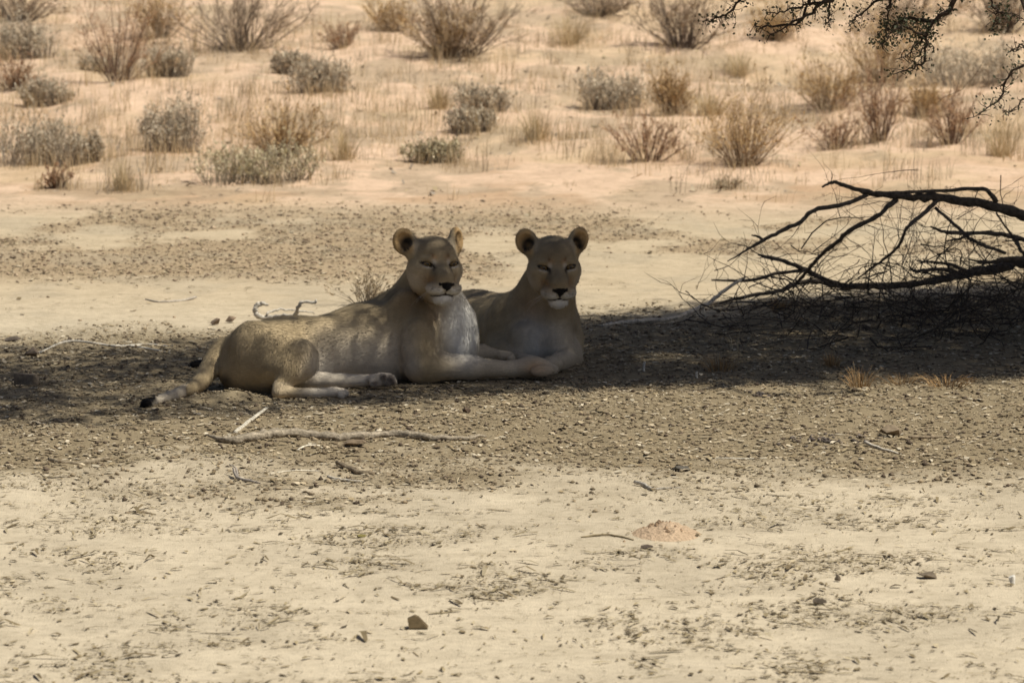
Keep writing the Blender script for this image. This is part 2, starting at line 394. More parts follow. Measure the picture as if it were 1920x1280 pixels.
def gauss(q, c, r):
    d = (q - np.asarray(c)) / np.asarray(r); return np.exp(-(d ** 2).sum(1))
TAN = np.array([0.435, 0.335, 0.200]); GREY = np.array([0.295, 0.232, 0.155]); PALE = np.array([0.63, 0.55, 0.44])
WHITE = np.array([0.84, 0.81, 0.75]); RUST = np.array([0.36, 0.20, 0.090]); DARK = np.array([0.012, 0.010, 0.009])
def lerp(c, to, w): return c * (1 - w[:, None]) + np.asarray(to) * w[:, None]
def head_paint(c, p, o, M, ears):
    q = (p - o) @ M / HS; m = sstep(0.30, 0.22, np.linalg.norm(q - np.array([0, -0.02, -0.02]), axis=1))
    a = np.abs(q[:, 0]); r, f, u = q[:, 0], q[:, 1], q[:, 2]; qa = np.stack([a, f, u], 1); h = c.copy()
    h = lerp(h, GREY * 0.95, sstep(0.02, 0.07, u) * (a < 0.09) * 0.6)                       # grizzled crown
    h = lerp(h, GREY * 0.62, gauss(qa, (0.0, 0.06, -0.055), (0.034, 0.07, 0.045)) * 0.85)
    h = lerp(h, GREY * 0.6, gauss(qa, (0.0, -0.02, 0.085), (0.030, 0.08, 0.05)) * 0.6)     # dusky bridge
    h = lerp(h, PALE, gauss(qa, (0.095, -0.04, -0.085), (0.050, 0.08, 0.055)) * 0.80)       # pale cheeks
    h = lerp(h, RUST, gauss(qa, (0.054, 0.05, -0.080), (0.024, 0.05, 0.024)) * 0.85)
    h = lerp(h, GREY * 0.72, gauss(qa, (0.0, 0.0, 0.03), (0.075, 0.10, 0.06)) * 0.55)                # dusky forehead
    h = lerp(h, RUST * 1.3, gauss(qa, (0.028, 0.01, 0.024), (0.012, 0.04, 0.012)) * 0.8)
    h = lerp(h, RUST * 0.4, gauss(qa, (0.034, 0.01, 0.034), (0.006, 0.03, 0.011)) * 0.9)    # spots above the eyes
    h = lerp(h, PALE * 1.05, gauss(qa, (0.032, 0.03, 0.004), (0.009, 0.03, 0.016)) * 0.8)   # inner brow
    h = lerp(h, WHITE, np.clip(gauss(qa, (0.032, 0.095, -0.132), (0.034, 0.05, 0.015)) * 1.25, 0, 1))     # lips
    h = lerp(h, WHITE * 0.9, gauss(qa, (0.052, 0.065, -0.122), (0.028, 0.045, 0.017)) * 0.85)
    h = lerp(h, WHITE, np.clip(gauss(qa, (0.0, 0.075, -0.174), (0.048, 0.065, 0.024)) * 1.6, 0, 1))   # chin
    for i in range(3):                                                                       # whisker rows
        h = lerp(h, GREY * 0.55, (np.abs(u + 0.108 + 0.008 * i + 0.10 * (a - 0.04)) < 0.0016) * (a > 0.028) * (a < 0.066) * (f > 0.04) * 0.6)
    h = lerp(h, (0.50, 0.33, 0.16), sstep(0.085, 0.105, a) * sstep(0.035, 0.06, u))           # ears
    for s, (yaw_e, up, out, wid) in zip((-1, 1), ears):
        e = gauss(q, (s * (out - 0.004), -0.090, up - 0.012), (wid * 0.62, 0.034, 0.042))
        h = lerp(h, DARK * 2, np.clip(e * 2.6 - 0.5, 0, 1))
        h = lerp(h, PALE, gauss(q, (s * (out - 0.034), -0.075, up - 0.035), (0.012, 0.03, 0.03)) * 0.75)
    eye = np.stack([(a - 0.058), (u + 0.005 - 0.24 * (a - 0.058))], 1)
    ring = np.sqrt((eye[:, 0] / 0.026) ** 2 + (eye[:, 1] / 0.0128) ** 2)
    h = lerp(h, DARK, sstep(1.15, 0.85, ring) * (f > -0.03))
    lash = np.sqrt((eye[:, 0] / 0.027) ** 2 + ((eye[:, 1] + 0.0160) / 0.0032) ** 2)
    h = lerp(h, PALE * 0.9, sstep(1.2, 0.7, lash) * (f > -0.03))
    h = lerp(h, DARK * 2, np.clip(gauss(qa, (0.034, 0.03, -0.022), (0.0065, 0.03, 0.016)) * 1.2, 0, 1))
    h = lerp(h, GREY * 0.45, gauss(qa, (0.037, 0.05, -0.055), (0.010, 0.05, 0.030)) * 0.65)     # tear mark
    nose = np.sqrt((a / 0.034) ** 2 + ((u + 0.102) / 0.0165) ** 2)
    tri = (a < 0.034 * np.clip((u + 0.130) / 0.030, 0, 1)) & (u < -0.090) & (f > 0.085)
    h = lerp(h, DARK, (sstep(1.1, 0.85, nose) * (f > 0.085) * (u > -0.106)) * 1.0)
    h = lerp(h, DARK, tri * 1.0)
    h = lerp(h, DARK, (a < 0.0045) * (u < -0.115) * (u > -0.150) * (f > 0.08) * 1.0)
    mu = -0.1425 - 0.33 * np.clip(a, 0, 0.026) - 0.07 * np.clip(a - 0.026, 0, 0.04)
    h = lerp(h, DARK, sstep(0.0058, 0.0030, np.abs(u - mu)) * (a < 0.068) * (f > 0.005))
    return c * (1 - m[:, None]) + h * m[:, None]

def fur_blades(v, nrm, colr, flow, n, length, seed, area, skip=None, mat=None, parent=None, name='fur'):
    """short coat hairs as slim blades that carry the skin's normal"""
    g = np.random.default_rng(seed); prob = area / area.sum()
    if skip is not None: prob = prob * (1 - skip); prob /= prob.sum()
    i = g.choice(len(v), n, p=prob)
    p = v[i] + (g.random((n, 3)) - 0.5) * 0.010; nn = nrm[i]
    fl = flow[i] - (flow[i] * nn).sum(1)[:, None] * nn; fl /= np.linalg.norm(fl, axis=1)[:, None] + 1e-6
    side = np.cross(nn, fl); ll = length[i] * (0.6 + 0.8 * g.random(n))
    d = fl * 0.92 + nn * (0.07 + 0.14 * g.random((n, 1))) + side * (g.random((n, 1)) - 0.5) * 0.7
    tip = p + d * ll[:, None]; w = (0.0010 + 0.0009 * g.random(n))[:, None]
    vv = np.stack([p + side * w - nn * 0.002, p - side * w - nn * 0.002, tip], 1).reshape(-1, 3)
    ff = np.arange(3 * n).reshape(n, 3)
    cc = np.repeat(colr[i] * (0.90 + 0.08 * g.random((n, 1)) + 0.10 * fbm(v[i, 0] * 38 + v[i, 1] * 21, v[i, 2] * 38 + v[i, 1] * 17, 45, 2)[:, None]), 3, 0)
    ob = mesh_obj(name, vv, ff, mat, parent, False, cc)
    at = ob.data.attributes.new('skin_normal', 'FLOAT_VECTOR', 'POINT'); at.data.foreach_set('vector', np.repeat(nn, 3, 0).astype(np.float32).ravel())
    return ob

def coat_mat(name):
    m, t, b = new_mat(name, 0.85, 0.12)
    a = t.nodes.new('ShaderNodeAttribute'); a.attribute_name = 'tint'
    g = t.nodes.new('ShaderNodeNewGeometry')
    mp = t.nodes.new('ShaderNodeMapping'); mp.inputs['Scale'].default_value = (60, 60, 160); t.links.new(g.outputs['Position'], mp.inputs['Vector'])
    n1 = noise_node(t, 1.0, 4, 0.65, mp.outputs[0]); n2 = noise_node(t, 9, 3, 0.5, g.outputs['Position'])
    r1 = ramp_node(t, n1.outputs[0], [(0.30, (0.87,) * 3), (0.70, (1.12,) * 3)]); r2 = ramp_node(t, n2.outputs[0], [(0.3, (0.88,) * 3), (0.7, (1.10,) * 3)])
    c = mix_node(t, a.outputs[0], r1.outputs[0], 1.0, 'MULTIPLY'); c = mix_node(t, c, r2.outputs[0], 1.0, 'MULTIPLY')
    t.links.new(c, b.inputs['Base Color']); bump(t, b, n1.outputs[0], 0.22, 0.005)
    b.inputs['Sheen Weight'].default_value = 0.06; b.inputs['Sheen Roughness'].default_value = 0.5
    return m
COAT = coat_mat('lion_coat')
FUR = tint_mat('lion_fur', 0.8, 0.12, 40, 0.08)
_a = FUR.node_tree.nodes.new('ShaderNodeAttribute'); _a.attribute_name = 'skin_normal'
FUR.node_tree.links.new(_a.outputs['Vector'], FUR.node_tree.nodes['Principled BSDF'].inputs['Normal'])
def eye_material():
    m, t, b = new_mat('amber_eye', 0.08, 0.5)
    a = t.nodes.new('ShaderNodeAttribute'); a.attribute_name = 'tint'; t.links.new(a.outputs[0], b.inputs['Base Color'])
    return m
EYE = eye_material()
WHISK, _t, _b = new_mat('whisker', 0.4, 0.3); _b.inputs['Base Color'].default_value = (0.8, 0.78, 0.72, 1)

def finish_lion(name, fd, o, M, ears, paint, base, label, seed, nfur):
    root = empty(name, base, label, 'lioness'); off = np.asarray(base)
    v, q = fd.mesh()
    me_tmp = bpy.data.meshes.new('tmp'); me_tmp.from_pydata([], [], []); bpy.data.meshes.remove(me_tmp)
    c = paint(v); c = head_paint(c, v, o, M, ears)
    body = mesh_obj('body', v - off, q, COAT, root, True, np.clip(c, 0.004, 0.9))
    nv = len(v); nrm = np.zeros(nv * 3, np.float32); body.data.vertex_normals.foreach_get('vector', nrm); nrm = nrm.reshape(-1, 3)
    e1, e2 = v[q[:, 2]] - v[q[:, 0]], v[q[:, 3]] - v[q[:, 1]]; fa = 0.5 * np.linalg.norm(np.cross(e1, e2), axis=1)
    area = np.zeros(nv); [np.add.at(area, q[:, k], fa / 4) for k in range(4)]
    qh = (v - o) @ M / HS; onface = (np.linalg.norm(qh - np.array([0, 0.03, -0.05]), axis=1) < 0.17) & (qh[:, 1] > -0.07)
    bare = ((c.max(1) < 0.05) & onface) * 1.0
    ln = np.full(nv, 0.011); ln[onface] = 0.005; ln[v[:, 2] < 0.10] = 0.007; ln[qh[:, 2] > 0.07] = 0.005
    ln[(c.min(1) > 0.42) & ~onface & (v[:, 2] > 0.1)] = 0.016
    chin = gauss(qh, (0, 0.06, -0.18), (0.05, 0.06, 0.03)) > 0.4; ln[chin] = 0.013
    area2 = area * np.where(onface, 2.0, 1.0)
    bare = np.maximum(bare, (v[:, 2] < 0.012) * 1.0)
    fur_blades(v - off, nrm, c, fd.flow_at(v), nfur, ln, seed, area2, bare, FUR, root)
    # eyes
    for s in (-1, 1):
        cen = o + M @ (np.array([s * 0.058, 0.010, -0.005]) * HS); T = M @ EYE_TILT[s]
        nu, nvv = 20, 12; sp = []; cl = []
        for j in range(nvv + 1):
            th = math.pi * j / nvv
            for i in range(nu):
                ph = 2 * math.pi * i / nu
                l = np.array([math.sin(th) * math.cos(ph), math.cos(th), math.sin(th) * math.sin(ph)])
                sp.append(cen - off + T @ (l * np.array([0.0195, 0.0180, 0.0122])))
                cl.append((0.006, 0.005, 0.004) if th < 0.33 else ((0.15, 0.095, 0.034) if th < 0.95 else (0.03, 0.02, 0.014)))
        fc = [[j * nu + i, j * nu + (i + 1) % nu, (j + 1) * nu + (i + 1) % nu, (j + 1) * nu + i] for j in range(nvv) for i in range(nu)]
        mesh_obj('eye', sp, fc, EYE, root, True, cl)
    # whiskers
    g = np.random.default_rng(seed + 5); S = Soup()
    for s in (-1, 1):
        for i in range(3):
            r0 = np.array([s * (0.044 + 0.02 * g.random()), 0.075 - 0.02 * g.random(), -0.106 - 0.022 * g.random()])
            dr = np.array([s * (0.9 + 0.3 * g.random()), -0.25 + 0.5 * g.random(), -0.25 - 0.4 * g.random()]); L = 0.05 + 0.04 * g.random()
            pts = [o - off + M @ (r0 + dr * L * t + np.array([0, 0, -0.03]) * t * t) for t in (0, 0.35, 0.7, 1)]
            S.add(*tube(pts, [0.00035, 0.0003, 0.0002, 0.0001], 3), (0.8, 0.78, 0.72))
    S.build('whiskers', WHISK, root)['kind'] = 'stuff'
    return root

def belly_paint(v, white_fn):
    c = np.tile(TAN, (len(v), 1))
    n = fbm(v[:, 0] * 9 + v[:, 1] * 3, v[:, 2] * 9 + v[:, 1] * 5, 40, 3)
    c = c * (0.90 + 0.22 * n)[:, None]
    return white_fn(c, v)

# ---- left lioness: on her hip, forelegs out, body running right and away
def lion_left():
    Ym = 17.7
    r = lambda px: px2m(px, Ym)
    o = P(823.0, 493.0, 17.70); M = head_frame(math.radians(20), math.radians(4), math.radians(-2.0))
    hx, hy, hz = (o[0] - 0.24, o[0] + 0.20), (o[1] - 0.20, o[1] + 0.34), (o[2] - 0.25, o[2] + 0.19)
    fd = Field(axis_grid(-1.68, 0.30, 0.0085, [hx], 0.0042), axis_grid(16.65, 18.45, 0.0095, [hy], 0.0046), axis_grid(-0.05, 0.84, 0.0085, [hz], 0.0042))
    back = np.array([-1, -0.35, -0.15])
    C = lambda a, ra, b, rb, k=0.03, fl=None: fd.cone(P(*a), P(*b), r(ra), r(rb), k, fl)
    El = lambda c, rad, k=0.03, fl=back: fd.ell(P(*c), [r(q) for q in rad], HEAD, k, fl)
    yaw = math.atan2(0.5, 1.05); HEAD = np.array([[math.cos(yaw), -math.sin(yaw), 0], [math.sin(yaw), math.cos(yaw), 0], [0, 0, 1.0]])
    # trunk
    C((470, 668, 17.50), 57, (560, 662, 17.64), 60, 0.05, back)
    C((560, 662, 17.64), 60, (690, 650, 17.84), 80, 0.05, back)
    C((690, 650, 17.84), 80, (806, 630, 18.00), 84, 0.06, back)
    El((530, 628, 17.62), (70, 30, 30), 0.06)                                # croup
    El((852, 640, 17.95), (46, 40, 62), 0.05, np.array([-0.3, 0, -1]))      # breast
    El((760, 620, 17.80), (46, 30, 78), 0.06, np.array([-0.5, -0.2, -1]))   # shoulder blade
    El((742, 566, 17.92), (34, 26, 24), 0.06)                                # withers
    C((772, 592, 17.98), 62, (808, 512, 17.97), 44, 0.04, np.array([-0.4, 0, -1]))   # neck
    C((842, 596, 17.95), 47, (826, 540, 17.90), 33, 0.04, np.array([0.1, 0, -1]))    # throat
    El((782, 648, 17.68), (30, 24, 46), 0.035, np.array([0.2, 0, -1]))      # upper arm
    El((470, 622, 17.42), (16, 14, 14), 0.04)                                # hip point
    fd.ell(P(632, 668, 17.42), [r(36), 0.17, r(56)], HEAD, 0.08, sub=True)   # hollow flank
    fd.cone(P(744, 596, 17.56), P(756, 672, 17.54), 0.022, 0.022, 0.05, sub=True)
    # near foreleg
    C((778, 618, 17.78), 44, (794, 682, 17.72), 36, 0.05, np.array([0.2, 0, -1]))
    C((792, 686, 17.70), 31, (880, 689, 17.74), 21, 0.04)
    C((880, 689, 17.74), 21, (958, 692, 17.80), 14.5, 0.03)
    C((958, 692, 17.80), 14.5, (1000, 688, 17.83), 18, 0.02)
    El((1000, 688, 17.83), (38, 27, 17.5), 0.025, np.array([1, 0.2, 0]))
    for i, (dx, dy, yy) in enumerate(((1016, 695, 17.765), (1024, 694, 17.81), (1026, 693, 17.855), (1020, 692, 17.90))):
        El((dx, dy, yy), (24, 9, 11.5), 0.010, np.array([1, 0.2, -0.4]))
    # far foreleg, wrist turned in
    C((850, 664, 18.06), 26, (905, 662, 18.12), 15, 0.03)
    C((905, 662, 18.12), 15, (938, 668, 18.10), 12, 0.02)
    El((948, 669, 18.08), (18, 16, 11), 0.015, np.array([1, 0, 0]))
    for yy in (18.03, 18.07, 18.11, 18.15): El((957, 671, yy), (9, 6, 8), 0.006, np.array([1, 0, -0.4]))
    # near hind leg
    C((478, 652, 17.40), 50, (566, 664, 17.23), 28, 0.03, np.array([0.3, 0, -1]))
    C((482, 684, 17.36), 44, (545, 692, 17.22), 31, 0.04, np.array([0.3, 0, -1]))
    C((572, 670, 17.25), 22, (570, 684, 17.23), 22, 0.03, np.array([-0.2, 0, -1]))
    C((570, 684, 17.22), 23, (524, 724, 17.16), 11.5, 0.03)
    C((524, 724, 17.16), 9.5, (521, 736, 17.14), 10, 0.02)
    C((521, 736, 17.14), 9.5, (604, 737, 17.16), 9.5, 0.02)
    El((624, 736, 17.18), (22, 17, 11), 0.015, np.array([1, 0, 0]))
    for dx, dy, yy in ((640, 740, 17.12), (645, 738, 17.16), (645, 737, 17.20), (640, 735, 17.24)): El((dx, dy, yy), (9.5, 6, 8.5), 0.006, np.array([1, 0, -0.5]))
    C((446, 698, 17.42), 36, (500, 706, 17.36), 34, 0.05, np.array([0, 0, -1]))
    # far hind leg, pad turned to the viewer
    C((560, 712, 17.44), 20, (640, 714, 17.46), 13, 0.03)
    C((640, 714, 17.46), 13, (694, 713, 17.47), 11.5, 0.02)
    El((716, 712, 17.46), (28, 16, 14), 0.015, np.array([1, 0, 0]))
    El((703, 718, 17.425), (12, 8, 9), 0.006)
    for dx, dy in ((720, 707), (733, 709), (738, 717), (727, 719)): El((dx, dy, 17.43), (7.5, 8, 6.5), 0.005)
    # tail
    tp = smooth_path([(*P(418, 652, 17.52), 19), (*P(402, 675, 17.48), 16), (*P(388, 700, 17.40), 15), (*P(368, 723, 17.27), 12), (*P(335, 738, 17.06), 10), (*P(292, 753, 16.88), 8)], 3)
    for a, b in zip(tp[:-1], tp[1:]): fd.cone(a[:3], b[:3], r(a[3]), r(b[3]), 0.02, np.array([-1, 0.5, -0.3]))
    fd.cone(P(290, 755, 16.88), P(275, 760, 16.74), r(9), r(12), 0.008)
    ears = [(30, 0.097, 0.118, 0.052), (44, 0.104, 0.110, 0.050)]
    build_head(fd, o, M, ears)
    def paint(v):
        x, y, z = v.T
        px = 960 + FPX * x / (y * CP)                                       # body station along the animal
        c = np.tile(TAN, (len(v), 1)) * (0.92 + 0.2 * fbm(x * 14, z * 14 + y * 6, 40, 3))[:, None]
        c = lerp(c, GREY, sstep(0.30, 0.42, z) * (x < -0.5) * 0.55)          # darker back
        w = sstep(0.30, 0.06, z) * sstep(-0.92, -0.80, x) * sstep(-0.36, -0.46, x) * (y < 17.9)
        c = lerp(c, PALE * 1.05, np.clip(w * 1.1, 0, 1))                            # belly
        c = lerp(c, WHITE * 0.95, np.clip(gauss(v, P(872, 625, 17.85), (0.085, 0.22, 0.17)) * 1.3, 0, 1))   # breast
        c = lerp(c, WHITE * 0.9, gauss(v, P(850, 580, 17.80), (0.05, 0.14, 0.08)) * 0.8)
        c = lerp(c, RUST * 1.3, gauss(v, P(812, 582, 17.75), (0.05, 0.10, 0.06)) * 0.35)
        leg = (z < 0.13) * sstep(-0.25, 0.0, x)
        c = lerp(c, PALE, leg * 0.55)
        c = lerp(c, RUST * 1.5, gauss(v, P(1003, 690, 17.78), (0.05, 0.06, 0.03)) * 0.7)
        c = lerp(c, PALE, (y < 17.3) * (z < 0.07) * (x > -1.06) * 0.2)
        c = lerp(c, PALE * 0.9, (x < -1.36) * sstep(17.3, 17.0, y) * 0.8)    # tail underside
        c = lerp(c, np.array([0.27, 0.185, 0.10]), gauss(v, P(770, 568, 17.75), (0.09, 0.25, 0.08)) * 0.75)  # browner neck coat, with some shadow behind the jaw painted into it
        pad = 0.4 * ((np.abs(x - P(722, 712, 17.46)[0]) < 0.045) & (z < 0.085) & (y < 17.435) & (y > 17.2))
        c = lerp(c, (0.15, 0.115, 0.09), pad * 1.0)
        for dx, dy in ((703, 718), (720, 707), (733, 709), (738, 717), (727, 719)): c = lerp(c, (0.11, 0.085, 0.07), gauss(v, P(dx, dy, 17.41), (0.016, 0.03, 0.014)))
        c = lerp(c, DARK, sstep(P(288, 0, 16.9)[0] + 0.005, P(288, 0, 16.9)[0] - 0.01, x))
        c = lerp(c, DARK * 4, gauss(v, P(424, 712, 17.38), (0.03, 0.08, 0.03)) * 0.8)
        return c
    g0 = P(640, 728, 17.5); g0[2] = 0
    return finish_lion('lioness', fd, o, M, ears, paint, g0, 'lioness lying in front, side on, with dappled light on her rump and tail stretched left', 3, 190000)

def lion_right():
    Ym = 18.4
    r = lambda px: px2m(px, Ym)
    o = P(1043.0, 498.0, 18.14); M = head_frame(math.radians(9), math.radians(-5), math.radians(0.5))
    hx, hy, hz = (o[0] - 0.20, o[0] + 0.20), (o[1] - 0.20, o[1] + 0.34), (o[2] - 0.25, o[2] + 0.19)
    fd = Field(axis_grid(-1.60, 0.42, 0.0095, [hx], 0.0042), axis_grid(17.75, 19.85, 0.0100, [hy], 0.0046), axis_grid(-0.05, 0.84, 0.0090, [hz], 0.0042))
    back = np.array([-1, 0.6, -0.1])
    yaw = math.atan2(-0.9, 1.0); HEAD = np.array([[math.cos(yaw), -math.sin(yaw), 0], [math.sin(yaw), math.cos(yaw), 0], [0, 0, 1.0]])
    C = lambda a, ra, b, rb, k=0.03, fl=None: fd.cone(P(*a), P(*b), r(ra), r(rb), k, fl)
    I3 = np.eye(3)
    El = lambda c, rad, k=0.03, fl=np.array([0, 0, -1.0]), R=I3: fd.ell(P(*c), [r(q) for q in rad], R, k, fl)
    C((1000, 622, 18.62), 72, (890, 622, 19.00), 76, 0.06, back)
    C((890, 622, 19.00), 76, (765, 640, 19.38), 60, 0.06, back)
    El((740, 655, 19.42), (52, 60, 50), 0.05)
    C((1010, 610, 18.55), 66, (1006, 650, 18.48), 70, 0.05, np.array([0, 0, -1]))      # breast
    El((946, 626, 18.58), (34, 46, 76), 0.06)
    El((1064, 632, 18.58), (26, 46, 70), 0.05)
    El((985, 648, 18.36), (34, 30, 40), 0.04); El((1040, 642, 18.36), (32, 30, 36), 0.04)
    C((1010, 580, 18.55), 60, (1034, 515, 18.40), 46, 0.05, np.array([0, 0, -1]))       # neck
    C((1040, 600, 18.44), 42, (1044, 545, 18.33), 34, 0.05, np.array([0, 0, -1]))
    # forelegs
    dn = np.array([0.2, 0.5, -1.0])
    C((1066, 640, 18.52), 27, (1067, 672, 18.36), 24, 0.04, dn)
    C((1067, 672, 18.36), 22, (1044, 680, 18.12), 16, 0.03, dn)
    El((1034, 683, 18.04), (20, 30, 14), 0.02, dn)
    C((940, 650, 18.50), 28, (944, 668, 18.36), 22, 0.03, dn)
    C((944, 668, 18.36), 19, (980, 676, 18.20), 13, 0.03, dn)
    El((992, 677, 18.16), (18, 22, 11), 0.02, dn)
    # hind quarters hidden behind the other lioness; the tail runs left along the ground
    C((760, 660, 19.20), 40, (820, 668, 19.02), 26, 0.04)
    C((820, 676, 19.00), 16, (880, 672, 18.95), 14, 0.03)
    tp = smooth_path([(*P(695, 650, 19.42), 18), (*P(640, 655, 19.30), 13), (*P(540, 664, 18.95), 10), (*P(440, 680, 18.50), 9), (*P(392, 687, 18.26), 8)], 4)
    for a, b in zip(tp[:-1], tp[1:]): fd.cone(a[:3], b[:3], r(a[3]), r(b[3]), 0.02, np.array([-1, 0.5, -0.3]))
    fd.cone(P(388, 684, 18.25), P(366, 687, 18.17), r(11), r(11), 0.01)
    ears = [(16, 0.098, 0.112, 0.050), (16, 0.100, 0.112, 0.048)]
    build_head(fd, o, M, ears)
    def paint(v):
        x, y, z = v.T
        c = np.tile(TAN, (len(v), 1)) * (0.92 + 0.2 * fbm(x * 14, z * 14 + y * 6, 40, 3))[:, None]
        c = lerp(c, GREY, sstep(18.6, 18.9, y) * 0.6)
        c = lerp(c, WHITE * 0.8, gauss(v, P(1010, 640, 18.35), (0.095, 0.28, 0.15)) * 0.85)
        c = lerp(c, PALE, gauss(v, P(1040, 615, 18.35), (0.09, 0.22, 0.08)) * 0.5)
        c = lerp(c, RUST * 1.3, gauss(v, P(1000, 575, 18.4), (0.07, 0.15, 0.06)) * 0.35)
        c = lerp(c, PALE, (z < 0.14) * (x > 0.12) * (y < 18.42) * 0.35)
        c = lerp(c, DARK, sstep(P(390, 0, 18.2)[0] + 0.005, P(390, 0, 18.2)[0] - 0.01, x))
        return c
    g0 = P(960, 670, 18.7); g0[2] = 0
    return finish_lion('lioness', fd, o, M, ears, paint, g0, 'lioness lying behind, breast and face turned to the viewer', 4, 130000)
lion_left(); lion_right()
# ------------------------------------------------------------------ litter nobody could count: bark flakes, leaves, clods
LITTER = tint_mat('litter', 0.9, 0.2, 120, 0.1)
def scatter(n, y0, y1, dens, seed, margin=1.75):
    g = np.random.default_rng(seed); out = []
    got = 0
    while got < n:
        k = 4 * n
        y = np.sqrt(g.random(k) * (y1 * y1 - y0 * y0) + y0 * y0); x = (g.random(k) * 2 - 1) * y * 0.124 * margin
        keep = g.random(k) < dens(x, y); out.append(np.stack([x[keep], y[keep]], 1)); got += keep.sum()
    return np.vstack(out)[:n]
def flakes(name, label, pts, size, cols, seed, asp=0.5, lift=0.35):
    g = np.random.default_rng(seed); n = len(pts); z = ground_z(pts[:, 0], pts[:, 1])
    s = size[0] * (size[1] / size[0]) ** (g.random(n) ** 1.7); w = s * (asp * (0.5 + g.random(n)))
    a = g.random(n) * 6.283; ca, sa = np.cos(a), np.sin(a)
    tl = (g.random(n) - 0.5) * 2 * lift; bend = s * (g.random(n) - 0.35) * 0.22
    base = np.array([(-1, -0.7), (-0.9, 0.6), (0.05, -1.0), (0.0, 1.0), (1.0, -0.5), (0.85, 0.7)])
    v = np.zeros((n, 6, 3))
    for k, (u, q) in enumerate(base):
        uu = u * s * 0.5 * (0.8 + 0.4 * g.random(n)); qq = q * w * 0.5 * (0.7 + 0.6 * g.random(n))
        v[:, k, 0] = pts[:, 0] + uu * ca - qq * sa; v[:, k, 1] = pts[:, 1] + uu * sa + qq * ca
        v[:, k, 2] = z + 0.003 + np.abs(tl) * s * 0.5 + uu * tl + (bend if k in (2, 3) else 0) + g.random(n) * 0.002
    f = np.array([[0, 2, 3, 1], [2, 4, 5, 3]]); F = (np.arange(n)[:, None, None] * 6 + f[None]).reshape(-1, 4)
    cols = np.asarray(cols); c = cols[g.integers(0, len(cols), n)] * (0.7 + 0.6 * g.random((n, 1)))
    o = mesh_obj(name, v.reshape(-1, 3), F, LITTER, None, False, np.repeat(c, 6, 0)); return tag(o, label, 'litter', kind='stuff')
def clods(name, label, pts, size, cols, seed):
    g = np.random.default_rng(seed); n = len(pts); z = ground_z(pts[:, 0], pts[:, 1]); s = size[0] * (size[1] / size[0]) ** (g.random(n) ** 2.2)
    d = np.array([(1, 0, 0), (0, 1, 0), (-1, 0, 0), (0, -1, 0), (0, 0, 1), (0, 0, -0.6)], float)
    a = g.random(n) * 6.283; ca, sa = np.cos(a), np.sin(a); v = np.zeros((n, 6, 3))
    for k in range(6):
        r = s * 0.5 * (0.65 + 0.7 * g.random(n)); e = d[k] + (g.random((n, 3)) - 0.5) * 0.5
        v[:, k, 0] = pts[:, 0] + r * (e[:, 0] * ca - e[:, 1] * sa) * 1.25; v[:, k, 1] = pts[:, 1] + r * (e[:, 0] * sa + e[:, 1] * ca); v[:, k, 2] = z + s * 0.18 + r * e[:, 2] * 0.75
    f = np.array([[0, 1, 4], [1, 2, 4], [2, 3, 4], [3, 0, 4], [1, 0, 5], [2, 1, 5], [3, 2, 5], [0, 3, 5]])
    F = (np.arange(n)[:, None, None] * 6 + f[None]).reshape(-1, 3)
    cols = np.asarray(cols); c = cols[g.integers(0, len(cols), n)] * (0.7 + 0.6 * g.random((n, 1)))
    o = mesh_obj(name, v.reshape(-1, 3), F, LITTER, None, False, np.repeat(c, 6, 0)); return tag(o, label, 'litter', kind='stuff')
BARK = [(0.32, 0.25, 0.15), (0.25, 0.19, 0.115), (0.41, 0.335, 0.22), (0.18, 0.135, 0.085), (0.48, 0.40, 0.28), (0.30, 0.235, 0.155)]
DARKB = [(0.17, 0.13, 0.075), (0.23, 0.18, 0.105), (0.12, 0.095, 0.06), (0.31, 0.25, 0.15), (0.42, 0.35, 0.23)]
flakes('leaf_litter', 'dry bark flakes and leaves strewn under the tree', scatter(80000, 14.0, 22.5, lambda x, y: litter_w(x, y), 101), (0.006, 0.036), BARK + [(0.55, 0.48, 0.36)], 102, 0.5, 0.18)
clods('soil_crumbs', 'crumbs of soil and dung strewn under the tree', scatter(36000, 14.0, 22.5, lambda x, y: litter_w(x, y), 103), (0.005, 0.024), [(0.27, 0.21, 0.135), (0.21, 0.165, 0.11), (0.33, 0.26, 0.17), (0.12, 0.09, 0.065)], 104)
def pan_d(x, y):
    a = sstep(0.47, 0.68, fbm(x / 0.42, y / 0.42, 111, 5, 0.65)); return (0.09 + a * 0.9) * (1 - 0.7 * litter_w(x, y)) * (1 - 0.55 * np.exp(-((y - 14.3) / 0.8) ** 2))
flakes('pan_litter', 'dark leaf scraps drifted in patches over the pale foreground', scatter(27000, 10.6, 15.6, pan_d, 113), (0.005, 0.038), DARKB, 114, 0.32, 0.08)
flakes('pan_splinters', 'dark splinters of bark and grass lying flat on the pale foreground', scatter(2300, 10.6, 15.6, pan_d, 213), (0.025, 0.12), DARKB, 214, 0.10, 0.06)
clods('pan_pebbles', 'small dark pebbles dotted over the pale foreground', scatter(1400, 10.6, 15.6, pan_d, 115), (0.003, 0.009), DARKB + [(0.40, 0.33, 0.23)], 116)
flakes('trampled_litter', 'litter trampled into the rough soil behind the lionesses', scatter(22000, 19.0, 30.0, lambda x, y: 0.03 + rough_w(x, y), 117), (0.007, 0.045), BARK + DARKB[:2], 118, 0.5, 0.22)
clods('trampled_clods', 'clods of rough brown soil behind the lionesses', scatter(13000, 20.0, 30.0, lambda x, y: 0.006 + rough_w(x, y), 119), (0.005, 0.028), [(0.38, 0.29, 0.20), (0.30, 0.22, 0.15), (0.45, 0.35, 0.24), (0.22, 0.17, 0.12)], 120)
